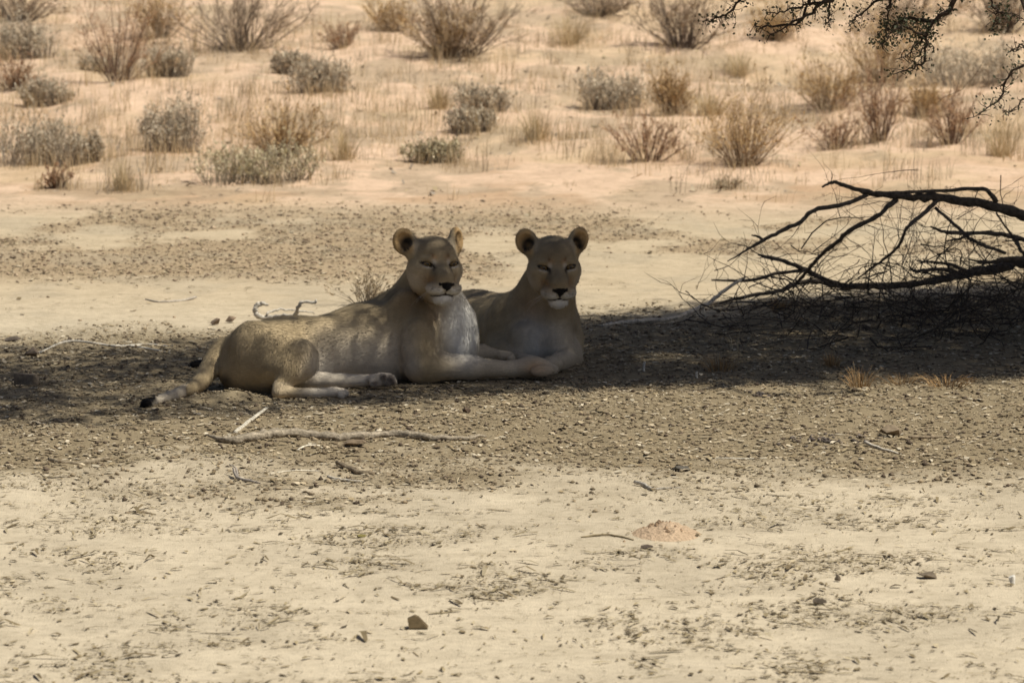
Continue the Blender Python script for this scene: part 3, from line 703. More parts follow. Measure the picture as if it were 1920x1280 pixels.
flakes('dune_litter', 'grey and straw coloured debris lying on the dune sand', scatter(9000, 27.5, 52.0, lambda x, y: 0.06 + sstep(0.48, 0.62, fbm(x / 0.55, y / 0.8, 191, 5, 0.65)), 121), (0.015, 0.11), [(0.46, 0.36, 0.22), (0.36, 0.29, 0.20), (0.30, 0.26, 0.21), (0.24, 0.19, 0.14)], 122, 0.25, 0.4)
# ------------------------------------------------------------------ shade tree: thorn tree standing right of the picture
BARKM = tint_mat('bark', 0.92, 0.35, 45, 0.08, 0.8, 0.01)
LEAFM = tint_mat('acacia_leaf', 0.6, 0.2, 30, 0.2)
def shade_density(x, y):
    """how deep the shade lies on the ground at (x, y)"""
    lo = np.interp(x, [-3.6, -2.2, -1.3, -0.6, 0.1, 0.6, 1.3, 2.3, 5], [16.2, 16.45, 16.6, 16.9, 17.35, 17.6, 17.75, 17.8, 18.3])
    hi = np.interp(x, [-3.6, -2.2, -1.3, -0.6, 0.1, 0.4, 1.0, 2.3, 5], [18.4, 18.95, 19.1, 19.6, 20.0, 20.1, 20.9, 21.7, 23.0])
    e = 0.22 + 0.30 * sstep(0.0, -2.0, x)
    w = sstep(-e, e, y - lo) * sstep(-e, e, hi - y) * sstep(-3.9, -2.4, x) * sstep(5.2, 4.2, x)
    thin = 1 - 0.90 * np.exp(-((x + 1.12) / 0.42) ** 2 - ((y - 17.45) / 0.75) ** 2) - 0.35 * sstep(-1.3, -1.9, x)
    thin = thin - 0.75 * np.exp(-((x + 0.30) / 0.10) ** 2 - ((y - 17.85) / 0.14) ** 2)
    return w * np.clip(thin, 0.06, 1) * (0.62 + 0.38 * sstep(-0.2, 0.6, x))
def shade_tree():
    root_p = np.array([5.3, 22.0, 0.0]); root_p[2] = float(ground_z(5.3, 22.0)) - 0.05
    root = empty('thorn_tree', root_p, 'thorn tree whose leafy twigs hang into the top right corner', 'tree')
    g = np.random.default_rng(31); T = []
    while len(T) < 2900:
        x, y = g.random(4000) * 9.2 - 4.0, g.random(4000) * 7.5 + 15.8
        k = g.random(4000) < shade_density(x, y); T += list(np.stack([x[k], y[k]], 1))
    T = np.array(T); T = T[g.permutation(len(T))[:2900]]; n = len(T)
    h = 2.9 + 3.4 * g.random(n) ** 1.2
    cc = np.column_stack([T, np.zeros(n)]) + SUN[None] * (h / SUN[2])[:, None]
    # nothing may dip into the view by accident: lift clusters that would
    topray = CAM_H - 0.0314 * cc[:, 1] + 0.34
    inview = np.abs(cc[:, 0]) < cc[:, 1] * 0.124 * 1.1
    cc[:, 2] = np.where(inview, np.maximum(cc[:, 2], topray), cc[:, 2])
    # limbs: grow from the fork to cluster hubs
    wood = Soup(); fork = root_p + np.array([-0.25, -0.2, 2.5])
    trunk = [(root_p + np.array([0, 0, -0.1]), 0.30), (root_p + np.array([0.03, 0, 0.35]), 0.235), (root_p + np.array([-0.05, -0.05, 1.2]), 0.20), (root_p + np.array([-0.15, -0.1, 2.0]), 0.19), (fork, 0.17)]
    tp = smooth_path([(*a, b) for a, b in trunk], 4)
    v, f = tube(tp[:, :3] - root_p, tp[:, 3], 14, 0.10, True, 3)
    mesh_obj('trunk', v, f, BARKM, root, True, np.tile((0.115, 0.09, 0.07), (len(v), 1)))
    hubs = cc[g.choice(n, 26, replace=False)].copy(); hubs[:, 2] -= 0.05
    for it in range(6):
        own = np.argmin(((cc[:, None] - hubs[None]) ** 2).sum(2), 1)
        hubs = np.array([cc[own == i].mean(0) if (own == i).any() else hubs[i] for i in range(len(hubs))])
    limb_c = (0.085, 0.066, 0.052)
    order = np.argsort(np.linalg.norm(hubs - fork, axis=1)); placed = [(fork, 0.15)]
    for i in order:
        dd = [np.linalg.norm(hubs[i] - q[0]) + 0.35 * np.linalg.norm(q[0] - fork) for q in placed]; j = int(np.argmin(dd)); a, ra = placed[j]
        mid = (a + hubs[i]) / 2 + np.array([0, 0, 0.22]) + (g.random(3) - 0.5) * 0.3; rb = max(0.028, ra * 0.62)
        pp = smooth_path([(*a, ra * 0.85), (*mid, (ra + rb) * 0.42), (*hubs[i], rb)], 5)
        v, f = tube(pp[:, :3] - root_p, pp[:, 3], 7, 0.08, True, int(i)); placed.append((hubs[i], rb))
        mesh_obj('limb', v, f, BARKM, root, True, np.tile(limb_c, (len(v), 1)))
    for i in range(n):
        a, b = hubs[own[i]], cc[i]; m = (a + b) / 2 + (g.random(3) - 0.5) * 0.25
        v, f = tube(np.array([a, m, b]) - root_p, [0.008, 0.005, 0.003], 3, cap=False); wood.add(v, f, limb_c)
    tw = wood.build('twigs', BARKM, root); tw['kind'] = 'stuff'
    # leaves
    per = 30; N_ = n * per
    p = np.repeat(cc, per, 0) + g.normal(0, 1, (N_, 3)) * np.array([0.095, 0.095, 0.075])
    ok = ~((np.abs(p[:, 0]) < p[:, 1] * 0.124 * 1.05) & (p[:, 2] < CAM_H - 0.0314 * p[:, 1] + 0.05)); p = p[ok]; N_ = len(p)
    L = 0.055 + 0.05 * g.random(N_); Wd = L * 0.42
    d1 = g.normal(0, 1, (N_, 3)); d1[:, 2] *= 0.6; d1 /= np.linalg.norm(d1, axis=1)[:, None]; d2 = np.cross(d1, g.normal(0, 1, (N_, 3))); d2 /= np.linalg.norm(d2, axis=1)[:, None]
    v = np.stack([p - d1 * L[:, None] / 2, p + d2 * Wd[:, None] / 2, p + d1 * L[:, None] / 2, p - d2 * Wd[:, None] / 2], 1).reshape(-1, 3) - root_p
    c = np.array([0.075, 0.085, 0.040]) * (0.7 + 0.7 * g.random((N_, 1)))
    lf = mesh_obj('crown', v, np.arange(4 * N_).reshape(-1, 4), LEAFM, root, False, np.repeat(c, 4, 0)); lf['kind'] = 'stuff'
    # twigs hanging into view, traced joint by joint: (px, py, distance, radius px)
    hang = [
        [(1560, -60, 17.6, 6), (1525, -20, 17.6, 5), (1500, 40, 17.5, 3), (1440, 50, 17.4, 2.2), (1415, 48, 17.4, 1)],
        [(1640, -60, 17.4, 7), (1610, -20, 17.4, 6), (1545, 5, 17.4, 4.5), (1520, 28, 17.4, 3.5), (1480, 45, 17.4, 2.2), (1440, 72, 17.3, 1.4)],
        [(1545, 5, 17.4, 4), (1500, 12, 17.5, 2.6), (1470, 20, 17.5, 1.8), (1440, 24, 17.5, 1)],
        [(1430, -50, 17.9, 4), (1395, -10, 17.9, 3), (1372, 20, 17.9, 2.4), (1345, 32, 17.9, 1.8), (1322, 42, 17.9, 1)],
        [(1860, -80, 17.2, 10), (1805, -25, 17.2, 8), (1780, 18, 17.2, 6), (1750, 42, 17.2, 5), (1737, 66, 17.2, 4), (1735, 95, 17.2, 3), (1731, 118, 17.2, 2.6), (1712, 127, 17.2, 2), (1675, 140, 17.2, 1)],
        [(1748, 40, 17.2, 6), (1710, 35, 17.3, 3.5), (1690, 40, 17.3, 2.5), (1670, 55, 17.3, 1.5), (1645, 60, 17.3, 0.8)],
        [(1736, 66, 17.2, 4), (1715, 60, 17.15, 2.6), (1690, 48, 17.1, 1.8), (1655, 82, 17.1, 1)],
        [(1735, 70, 17.2, 3), (1718, 85, 17.2, 2), (1705, 100, 17.2, 1.4), (1686, 110, 17.2, 0.8)],
        [(1700, -60, 17.8, 6), (1672, -10, 17.8, 4), (1665, 30, 17.8, 2.4), (1660, 65, 17.8, 1.6), (1655, 90, 17.8, 1)],
        [(1850, -60, 16.9, 4), (1860, 5, 16.9, 2.6), (1872, 22, 16.9, 2), (1895, 28, 16.9, 1.6), (1925, 40, 16.9, 1)],
        [(1872, 22, 16.9, 1.8), (1866, 40, 16.9, 1.2), (1860, 58, 16.9, 0.8)],
        [(1990, 60, 17.0, 5), (1935, 105, 17.0, 4), (1900, 135, 17.0, 3.2), (1885, 155, 17.0, 2.6), (1876, 182, 17.0, 2.2), (1855, 200, 17.0, 1.6), (1826, 220, 17.0, 0.8)],
        [(1960, 170, 17.0, 2.5), (1920, 185, 17.0, 1.8), (1900, 205, 17.0, 1.4), (1880, 208, 17.0, 0.8)],
        [(1940, 70, 17.1, 2.5), (1910, 88, 17.1, 1.8), (1893, 98, 17.1, 1)],
        [(1590, -50, 17.7, 4), (1560, -10, 17.7, 3), (1556, 25, 17.7, 2), (1550, 45, 17.7, 1.2)],
        [(1760, -50, 18.0, 6), (1700, -15, 18.0, 4.5), (1640, 5, 18.0, 3), (1610, 30, 18.0, 1.6), (1600, 45, 18.0, 1)],
    ]
    h0 = hubs[np.argmin(((hubs - np.array([3.0, 18.3, 3.6])) ** 2).sum(1))]                   # one low bough carries them, just above the view
    bgh = smooth_path([(*h0, 0.045), (3.0, 18.0, 2.75, 0.036), (2.45, 17.5, 2.25, 0.028), (1.9, 17.4, 2.02, 0.020), (1.45, 17.55, 1.95, 0.014), (1.0, 17.85, 1.92, 0.008)], 8)
    bgh[1:-1, :3] += g.normal(0, 0.012, (len(bgh) - 2, 3)); v, f = tube(bgh[:, :3] - root_p, bgh[:, 3], 8, 0.12, True, 77)
    low = mesh_obj('low_bough', v, f, BARKM, root, True, np.tile((0.075, 0.058, 0.045), (len(v), 1)))
    q = bgh[g.integers(6, len(bgh), 5200), :3] + np.abs(g.normal(0, 1, (5200, 3))) * np.array([0.0, 0.0, 0.20]) + g.normal(0, 1, (5200, 3)) * np.array([0.16, 0.16, 0.03])
    q = q[q[:, 2] > CAM_H - 0.0314 * q[:, 1] + 0.16]; m_ = len(q); d1 = g.normal(0, 1, (m_, 3)); d1 /= np.linalg.norm(d1, axis=1)[:, None]; d2 = np.cross(d1, g.normal(0, 1, (m_, 3))); d2 /= np.linalg.norm(d2, axis=1)[:, None]; L = (0.03 + 0.03 * g.random(m_))[:, None]
    lv = mesh_obj('leaves', np.stack([q - d1 * L / 2, q + d2 * L * 0.2, q + d1 * L / 2, q - d2 * L * 0.2], 1).reshape(-1, 3) - root_p, np.arange(4 * m_).reshape(-1, 4), LEAFM, low, False, np.repeat(np.array([0.07, 0.078, 0.04]) * (0.7 + 0.6 * g.random((m_, 1))), 4, 0)); lv['kind'] = 'stuff'
    for hi_, path in enumerate(hang):
        rows = [(*P(a, b, c_), px2m(r_, c_) * 0.8) for a, b, c_, r_ in path]; f0 = np.array(rows[0][:3])
        if path[0][1] < -45 or path[0][0] > 1925:                              # grown out of the nearest limb of the crown
            j_ = np.argmin(((bgh[:, :3] - f0 - np.array([0.15, 0, 0])) ** 2).sum(1)); hb_ = bgh[j_, :3]; md = f0 * 0.5 + hb_ * 0.5 + np.array([0.02, 0, 0.05]); rows = [(*hb_, max(rows[0][3], 0.008)), (*md, max(rows[0][3], 0.007))] + rows
        pts = smooth_path(rows, 5)
        pts[1:-1, :3] += g.normal(0, 0.004, (len(pts) - 2, 3))
        v, f = tube(pts[:, :3] - root_p, pts[:, 3], 6, 0.1, True, hi_)
        hb = mesh_obj('hanging_branch', v, f, BARKM, root, True, np.tile((0.06, 0.045, 0.035), (len(v), 1)))
        S, Lf = Soup(), []
        for k in range(2, len(pts)):
            if pts[k, 2] > CAM_H - 0.0314 * pts[k, 1] + 0.3: continue
            for rep_ in range(2):
                dr = g.normal(0, 1, 3); dr /= np.linalg.norm(dr); ln_ = 0.02 + 0.05 * g.random() ** 2
                a = pts[k, :3]; b = a + dr * ln_; S.add(*tube(np.array([a, (a + b) / 2 + g.normal(0, 0.004, 3), b]) - root_p, [0.0022, 0.0016, 0.0007], 3, cap=False), (0.06, 0.045, 0.035))
                dens = 12 if hi_ in (4, 5) and k < 34 else (6 if hi_ in (3, 14, 8, 15, 6) else 3)
                for q in range(dens if g.random() < 0.8 else 0): Lf.append(b + g.normal(0, 0.016, 3))
        if S.v:
            S.build('spurs', BARKM, hb)['kind'] = 'stuff'
        if Lf:
            Lf = np.array(Lf); m_ = len(Lf); d1 = g.normal(0, 1, (m_, 3)); d1 /= np.linalg.norm(d1, axis=1)[:, None]; d2 = np.cross(d1, g.normal(0, 1, (m_, 3))); d2 /= np.linalg.norm(d2, axis=1)[:, None]
            L = (0.010 + 0.011 * g.random(m_))[:, None]
            v = np.stack([Lf - d1 * L / 2, Lf + d2 * L * 0.28, Lf + d1 * L / 2, Lf - d2 * L * 0.28], 1).reshape(-1, 3) - root_p
            lo = mesh_obj('leaves', v, np.arange(4 * m_).reshape(-1, 4), LEAFM, hb, False, np.repeat(np.array([0.062, 0.068, 0.036]) * (0.6 + 0.8 * g.random((m_, 1))), 4, 0)); lo['kind'] = 'stuff'
shade_tree()
# ------------------------------------------------------------------ fallen boughs and brushwood at the right
DEAD = tint_mat('dead_wood', 0.9, 0.45, 50, 0.08, 1.0, 0.012)
def limb_mesh(path, base, sides=10, sub=6, jit=0.15, seed=0, wob=0.0035):
    g = np.random.default_rng(seed); pts = smooth_path([(*P(a, b, c), px2m(r_, c) * 0.82) for a, b, c, r_ in path], sub)
    pts[1:-1, :3] += g.normal(0, 1, (len(pts) - 2, 3)) * wob * np.clip(pts[1:-1, 3:4] / 0.02, 0.3, 1)
    pts[:, 3] *= 1 + 0.16 * (g.random(len(pts)) - 0.5)
    v, f = tube(pts[:, :3] - base, np.maximum(pts[:, 3], 0.001), sides, jit, True, seed); return v, f, pts
def bough(name, label, limbs, tint, seed, twigs=0, cat='branch', tw_r=0.003, tw_len=(0.12, 0.55)):
    g = np.random.default_rng(seed); b0 = P(*limbs[0][1][-1][:3]); b0[2] = float(ground_z(b0[0], b0[1])); root = empty(name, b0, label, cat); allp = []
    for k, (nm, path) in enumerate(limbs):
        v, f, pts = limb_mesh(path, b0, seed=seed * 10 + k); allp.append(pts)
        c = np.array(tint) * (0.8 + 0.4 * g.random()); mesh_obj(nm, v, f, DEAD, root, True, np.tile(c, (len(v), 1)))
    if twigs:
        S = Soup(); allp = np.vstack(allp)
        for k in range(twigs):
            a = allp[g.integers(len(allp)), :3]; a = allp[g.integers(len(allp)), :3] if a[0] < 1.25 else a; d = g.normal(0, 1, 3); d[1] *= 0.7; d[2] = -abs(d[2]) * 0.8 + 0.25; d /= np.linalg.norm(d); L = tw_len[0] + (tw_len[1] - tw_len[0]) * g.random() ** 1.6
            pts = [a]; 
            for q in range(5):
                d = d + g.normal(0, 0.22, 3); d /= np.linalg.norm(d); nx = pts[-1] + d * L / 5; nx[2] = max(nx[2], float(ground_z(nx[0], nx[1], False)) + 0.01); pts.append(nx)
                if g.random() < 0.55:
                    e = d + g.normal(0, 0.8, 3); e /= np.linalg.norm(e); S.add(*tube(np.array([nx, nx + e * L * 0.16, nx + (e + g.normal(0, 0.3, 3)) * L * 0.3]) - b0, [tw_r * 0.5, tw_r * 0.35, tw_r * 0.15], 3, cap=False), np.array(tint) * (0.7 + 0.8 * g.random()))
            S.add(*tube(np.array(pts) - b0, np.linspace(tw_r, tw_r * 0.3, 6), 4, cap=False), np.array(tint) * (0.7 + 0.8 * g.random()))
        o = S.build('twigs', DEAD, root); o['kind'] = 'stuff'
    return root
BLK = (0.125, 0.102, 0.08)
bough('fallen_bough', 'long dark fallen bough arching over the brushwood pile', [
    ('main_limb', [(2010, 470, 20.9, 14), (1960, 430, 20.8, 13), (1920, 405, 20.7, 12), (1846, 383, 20.6, 11), (1758, 371, 20.5, 10), (1690, 368, 20.4, 8), (1627, 361, 20.35, 6.5), (1583, 347, 20.3, 4.5), (1561, 342, 20.3, 4), (1541, 351, 20.3, 2)]),
    ('side_branch', [(1868, 378, 20.55, 6), (1843, 355, 20.5, 5), (1780, 357, 20.5, 4), (1692, 361, 20.4, 3.5), (1640, 360, 20.4, 2)]),
    ('side_branch', [(1625, 366, 20.35, 5.5), (1583, 383, 20.25, 5), (1526, 394, 20.15, 5), (1504, 414, 20.1, 4.8), (1474, 429, 20.05, 4.5), (1434, 449, 20.0, 4), (1404, 466, 19.95, 3), (1364, 490, 19.9, 1.2)]),
    ('stub', [(1432, 450, 20.0, 3.2), (1420, 443, 20.0, 2.6), (1409, 441, 20.0, 1.5)]),
    ('side_branch', [(1681, 374, 20.4, 6), (1644, 405, 20.3, 5.5), (1596, 431, 20.3, 5.5), (1570, 453, 20.4, 5), (1539, 479, 20.6, 4.5), (1513, 508, 20.8, 4), (1487, 538, 21.0, 3)]),
    ('side_branch', [(1760, 374, 20.5, 6), (1727, 405, 20.4, 5), (1701, 427, 20.3, 4.2), (1684, 462, 20.4, 3.5), (1649, 492, 20.6, 3), (1609, 521, 20.9, 2)]),
    ('side_branch', [(1754, 390, 20.45, 4), (1797, 427, 20.3, 4), (1824, 451, 20.3, 4), (1885, 475, 20.4, 4)]),
], BLK, 61, 28, tw_len=(0.08, 0.36), tw_r=0.0024)
bough('fallen_limb', 'thick dark limb lying along the ground at the back of the brushwood', [
    ('main_limb', [(2010, 492, 21.2, 20), (1920, 490, 21.2, 15), (1867, 503, 21.2, 12), (1802, 515, 21.2, 9.5), (1736, 530, 21.2, 8.5), (1649, 536, 21.2, 8), (1583, 537, 21.2, 7.5), (1539, 521, 21.1, 6.2), (1504, 503, 21.0, 5.4), (1465, 488, 20.9, 4.5), (1421, 477, 20.9, 2.5)]),
    ('side_branch', [(1583, 537, 21.2, 7), (1517, 527, 21.15, 5.5), (1465, 543, 21.1, 5), (1421, 552, 21.0, 4.5), (1325, 572, 20.8, 3)]),
    ('side_branch', [(1510, 506, 21.0, 4), (1452, 514, 20.95, 4), (1408, 525, 20.9, 3.6), (1334, 525, 20.9, 2)]),
    ('stub', [(1448, 489, 20.9, 2.2), (1446, 480, 20.9, 1.2)]),
    ('side_branch', [(1800, 512, 21.2, 6), (1760, 505, 21.0, 5), (1719, 508, 20.8, 4), (1706, 502, 20.8, 2)]),
    ('side_branch', [(1810, 508, 21.2, 5), (1780, 495, 21.1, 4), (1719, 489, 21.0, 2)]),
    ('side_branch', [(1920, 486, 21.0, 8), (1885, 487, 20.9, 6), (1850, 492, 20.9, 4), (1815, 486, 20.9, 2)]),
], BLK, 62, 26, tw_len=(0.08, 0.30), tw_r=0.0024)
bough('forked_dead_branch', 'dark forked branch at the right edge between bough and limb', [
    ('main_limb', [(1985, 470, 20.6, 7), (1920, 449, 20.5, 6), (1867, 438, 20.4, 5), (1780, 436, 20.2, 4.2), (1745, 425, 20.1, 2)]),
    ('side_branch', [(1900, 445, 20.45, 5), (1915, 470, 20.4, 4), (1935, 495, 20.4, 3)]),
    ('side_branch', [(1825, 437, 20.3, 3.5), (1800, 447, 20.2, 3), (1775, 452, 20.1, 2)]),
    ('side_branch', [(1868, 398, 20.3, 2.2), (1885, 425, 20.3, 2.2), (1905, 450, 20.4, 2)]),
], BLK, 63, 16, tw_len=(0.08, 0.3), tw_r=0.0022)
bough('pale_fallen_stick', 'long pale stick sloping down to the ground beside the rear lioness', [
    ('main_limb', [(1398, 519, 20.6, 2.5), (1364, 541, 20.5, 4), (1325, 569, 20.3, 4.6), (1272, 594, 20.05, 5), (1211, 601, 19.95, 5.2), (1165, 606, 19.9, 5.5), (1130, 611, 19.8, 4)]),
    ('stub', [(1318, 575, 20.3, 3), (1322, 590, 20.2, 2), (1321, 598, 20.2, 1)]),
], (0.55, 0.48, 0.38), 64, 4)
# brushwood: tangled thorn twigs on the shaded ground
def brushwood():
    g = np.random.default_rng(70); b0 = np.array([1.9, 19.8, 0.0]); root = empty('brushwood_pile', b0, 'tangle of dark thorny brushwood lying in the shade at the right edge', 'brushwood')
    for part, (n, cen, sp, zc, rr, tint) in enumerate(((430, (2.1, 19.75), (0.60, 0.62), 0.17, 0.0032, (0.075, 0.062, 0.05)), (40, (1.75, 20.7), (0.30, 0.30), 0.22, 0.0022, (0.10, 0.08, 0.06)), (60, (2.15, 20.6), (0.35, 0.30), 0.34, 0.0022, (0.12, 0.085, 0.06)))):
        S = Soup()
        for k in range(n):
            x, y = cen[0] + g.normal() * sp[0], cen[1] + g.normal() * sp[1]
            if x < 0.75 or y < 18.5: continue
            z0 = float(ground_z(x, y, False)) ; a = np.array([x, y, z0 + abs(g.normal()) * zc * (0.6 if x < 1.3 else 1)]); d = g.normal(0, 1, 3); d[2] = d[2] * 0.6 + 0.15; d /= np.linalg.norm(d); L = 0.20 + 0.42 * g.random()
            pts = [a]
            for q in range(6):
                d = d + g.normal(0, 0.20, 3) - np.array([0, 0, 0.04]); d /= np.linalg.norm(d); nx = pts[-1] + d * L / 6; nx[2] = max(nx[2], z0 + 0.005); pts.append(nx)
                if g.random() < 0.5:
                    e = d + g.normal(0, 0.8, 3); e /= np.linalg.norm(e); S.add(*tube(np.array([nx, nx + e * 0.05, nx + e * 0.05 + (e + g.normal(0, 0.5, 3)) * 0.06]) - b0, [rr * 0.5, rr * 0.35, rr * 0.15], 3, cap=False), np.array(tint) * (0.6 + g.random()))
            S.add(*tube(np.array(pts) - b0, np.linspace(rr * (0.6 + 0.8 * g.random()), rr * 0.25, 7), 4, cap=False), np.array(tint) * (0.6 + g.random()))
        o = S.build('twigs', DEAD, root); o['kind'] = 'stuff'
brushwood()
# ------------------------------------------------------------------ dune shrubs and grass tufts
SHRUB = tint_mat('dry_shrub', 0.85, 0.2, 25, 0.08)
GRASSY = ('grass', 'rust', 'stalk')
STY = {  # number of stems, spread, colours, forks per stem, leaves per fork, stem radius
    'grey':  dict(n=230, spread=1.0, stem=(0.316, 0.272, 0.222), leaf=[(0.573, 0.523, 0.445), (0.473, 0.430, 0.358), (0.674, 0.616, 0.516), (0.373, 0.329, 0.272)], fork=4, leaves=3, r=0.0032),
    'green': dict(n=230, spread=1.0, stem=(0.300, 0.260, 0.192), leaf=[(0.547, 0.513, 0.383), (0.437, 0.410, 0.287), (0.656, 0.601, 0.465), (0.328, 0.293, 0.218)], fork=4, leaves=3, r=0.0032),
    'gold':  dict(n=130, spread=1.0, stem=(0.302, 0.216, 0.135), leaf=[(0.540, 0.394, 0.216), (0.454, 0.324, 0.178), (0.605, 0.464, 0.281), (0.356, 0.270, 0.173)], fork=7, leaves=1, r=0.0034),
    'dark':  dict(n=80, spread=1.05, stem=(0.172, 0.134, 0.106), leaf=[(0.376, 0.306, 0.243), (0.470, 0.392, 0.314), (0.282, 0.227, 0.180), (0.564, 0.470, 0.361)], fork=10, leaves=1, r=0.0060),
    'red':   dict(n=46, spread=1.05, stem=(0.208, 0.137, 0.098), leaf=[(0.416, 0.280, 0.189), (0.325, 0.215, 0.150), (0.520, 0.390, 0.273)], fork=9, leaves=1, r=0.0048),
    'grass': dict(n=150, spread=1.25, stem=(0.50, 0.38, 0.20), leaf=[(0.60, 0.46, 0.26), (0.52, 0.39, 0.22), (0.66, 0.53, 0.33)], fork=0, leaves=0, r=0.0022),
    'wisp':  dict(n=60, spread=1.1, stem=(0.30, 0.25, 0.19), leaf=[(0.42, 0.36, 0.27), (0.36, 0.30, 0.23), (0.50, 0.44, 0.34)], fork=4, leaves=1, r=0.0026),
    'stalk': dict(n=9, spread=1.2, stem=(0.4, 0.3, 0.2), leaf=[(0.50, 0.42, 0.28), (0.42, 0.33, 0.20)], fork=0, leaves=0, r=0.0022),
    'rust':  dict(n=90, spread=1.3, stem=(0.4, 0.2, 0.08), leaf=[(0.40, 0.25, 0.12), (0.32, 0.20, 0.095), (0.46, 0.33, 0.18)], fork=0, leaves=0, r=0.0018),
}
def shrub_geometry(w, h, sty, seed):
    g = np.random.default_rng(seed); q = STY[sty]; leaf = np.array(q['leaf']); cushion = sty in ('grey', 'green')
    ncl = 1 if sty in GRASSY else (5 if cushion else 3); n = q['n']
    cx = (np.linspace(-1, 1, ncl) + g.normal(0, 0.12, ncl)) * w * (0.30 if cushion else 0.16) if ncl > 1 else np.zeros(1); cy = g.normal(0, 0.12, ncl) * w
    ch = 0.62 + 0.38 * g.random(ncl); ch[g.integers(ncl)] = 1.0; cw = (0.42 if cushion else 0.72) + 0.25 * g.random(ncl) if ncl > 1 else np.ones(1)
    k = g.integers(0, ncl, n); az = g.random(n) * 6.283; rr = g.random(n) ** 0.6
    dirv = np.stack([np.cos(az), np.sin(az), 0 * az], 1); W = (w * cw[k])[:, None]; sp = q['spread']
    hh = h * ch[k] * (0.42 + 0.58 * np.sqrt(np.clip(1 - (rr * 0.95) ** 2, 0, 1))) * (0.50 + 0.72 * g.random(n)) * np.where(g.random(n) < 0.12, 1.25, 1.0)
    org = np.stack([cx[k], cy[k], 0 * az], 1) * (1.0 if cushion else 0.35)
    b = org + dirv * W * ((0.05 + 0.20 * rr) if (cushion or sty in GRASSY) else (0.02 + 0.05 * rr))[:, None]; b[:, 2] -= 0.03
    t = np.stack([cx[k], cy[k], 0 * az], 1) + dirv * W * 0.5 * (rr * sp)[:, None] * (0.75 + 0.65 * g.random((n, 1))); t[:, 2] = hh
    m = 0.5 * (b + t) + dirv * W * 0.05 * (-1 if sty in GRASSY else 1) + g.normal(0, 0.03, (n, 3)) * w; m[:, 2] = hh * (0.48 + 0.2 * g.random(n))
    u = np.linspace(0, 1, 6)[None, :, None]; pts = (1 - u) ** 2 * b[:, None] + 2 * u * (1 - u) * (1.5 * m - 0.25 * (b + t))[:, None] + u ** 2 * t[:, None]
    pts[:, 1:] += g.normal(0, 0.009, (n, 5, 3)) * w
    r0 = q['r'] * (0.5 + 0.9 * g.random(n)); v, f = tubes(pts, r0[:, None] * np.linspace(1, 0.22, 6)[None], 3)
    sc = (leaf[g.integers(0, len(leaf), n)] if sty in GRASSY else np.array(q['stem'])[None]) * (0.65 + 0.7 * g.random((n, 1))); S = (v, f, np.repeat(sc, 18, 0))
    if not q['fork']: return S, None
    nf = n * q['fork']; si = g.integers(0, n, nf); pi = g.integers(2, 6, nf); a = pts[si, pi]; d = pts[si, pi] - pts[si, pi - 1]; d /= np.linalg.norm(d, axis=1)[:, None] + 1e-9
    d = d + g.normal(0, 0.5, (nf, 3)) + np.array([0, 0, 0.3]); d /= np.linalg.norm(d, axis=1)[:, None]; L = (h * (0.10 + 0.20 * g.random(nf)))[:, None]
    c1 = a + d * L * 0.5 + g.normal(0, 0.02, (nf, 3)) * h; c2 = a + d * L + g.normal(0, 0.04, (nf, 3)) * h; c1[:, 2] = np.maximum(c1[:, 2], 0.01); c2[:, 2] = np.maximum(c2[:, 2], 0.01)
    v, f = tubes(np.stack([a, c1, c2], 1), (r0[si] * 0.55)[:, None] * np.array([[1, 0.7, 0.35]]), 3)
    tc = leaf[g.integers(0, len(leaf), nf)] * (0.75 + 0.5 * g.random((nf, 1))) * np.array([1.06, 1.0, 0.90]); c = np.repeat(tc, 9, 0)
    nl = nf * q['leaves']; fi = g.integers(0, nf, nl); o = a[fi] + (c2 - a)[fi] * g.random((nl, 1)); e = d[fi] + g.normal(0, 0.6, (nl, 3)); e /= np.linalg.norm(e, axis=1)[:, None]
    s_ = np.cross(e, g.normal(0, 1, (nl, 3))); s_ /= np.linalg.norm(s_, axis=1)[:, None] + 1e-9; ll = (0.014 + 0.018 * g.random((nl, 1)))
    lv = np.stack([o - s_ * ll * 0.12, o + e * ll * 0.5 + s_ * ll * 0.2, o + e * ll, o + e * ll * 0.5 - s_ * ll * 0.2], 1).reshape(-1, 3)
    F = (np.vstack([v, lv]), np.vstack([f, np.arange(4 * nl).reshape(-1, 4) + len(v)]), np.vstack([c, np.repeat(tc[fi] * (0.8 + 0.4 * g.random((nl, 1))), 4, 0)]))
    return S, F
def shrub(px, py, wpx, hpx, sty, label, seed, name=None, cat=None, group=None):
    b = ground_hit(px, py); s = b[1] / FPX; w, h = wpx * s * 0.93, hpx * s * 0.90
    nm = name or ('grass_tuft' if sty in GRASSY else 'dry_shrub'); root = empty(nm, b, label, cat or ('grass' if sty in GRASSY else 'shrub'), group or ('grass tufts on the dune' if sty in GRASSY else 'shrubs on the dune'))
    S, F = shrub_geometry(w, h, sty, seed); mesh_obj('blades' if sty in GRASSY else 'stems', S[0], S[1], SHRUB, root, False, S[2])
    if F: mesh_obj('foliage', F[0], F[1], SHRUB, root, False, F[2])
    SHRUB_BASES.append((b[0], b[1], w)); return root
SHRUB_BASES = []
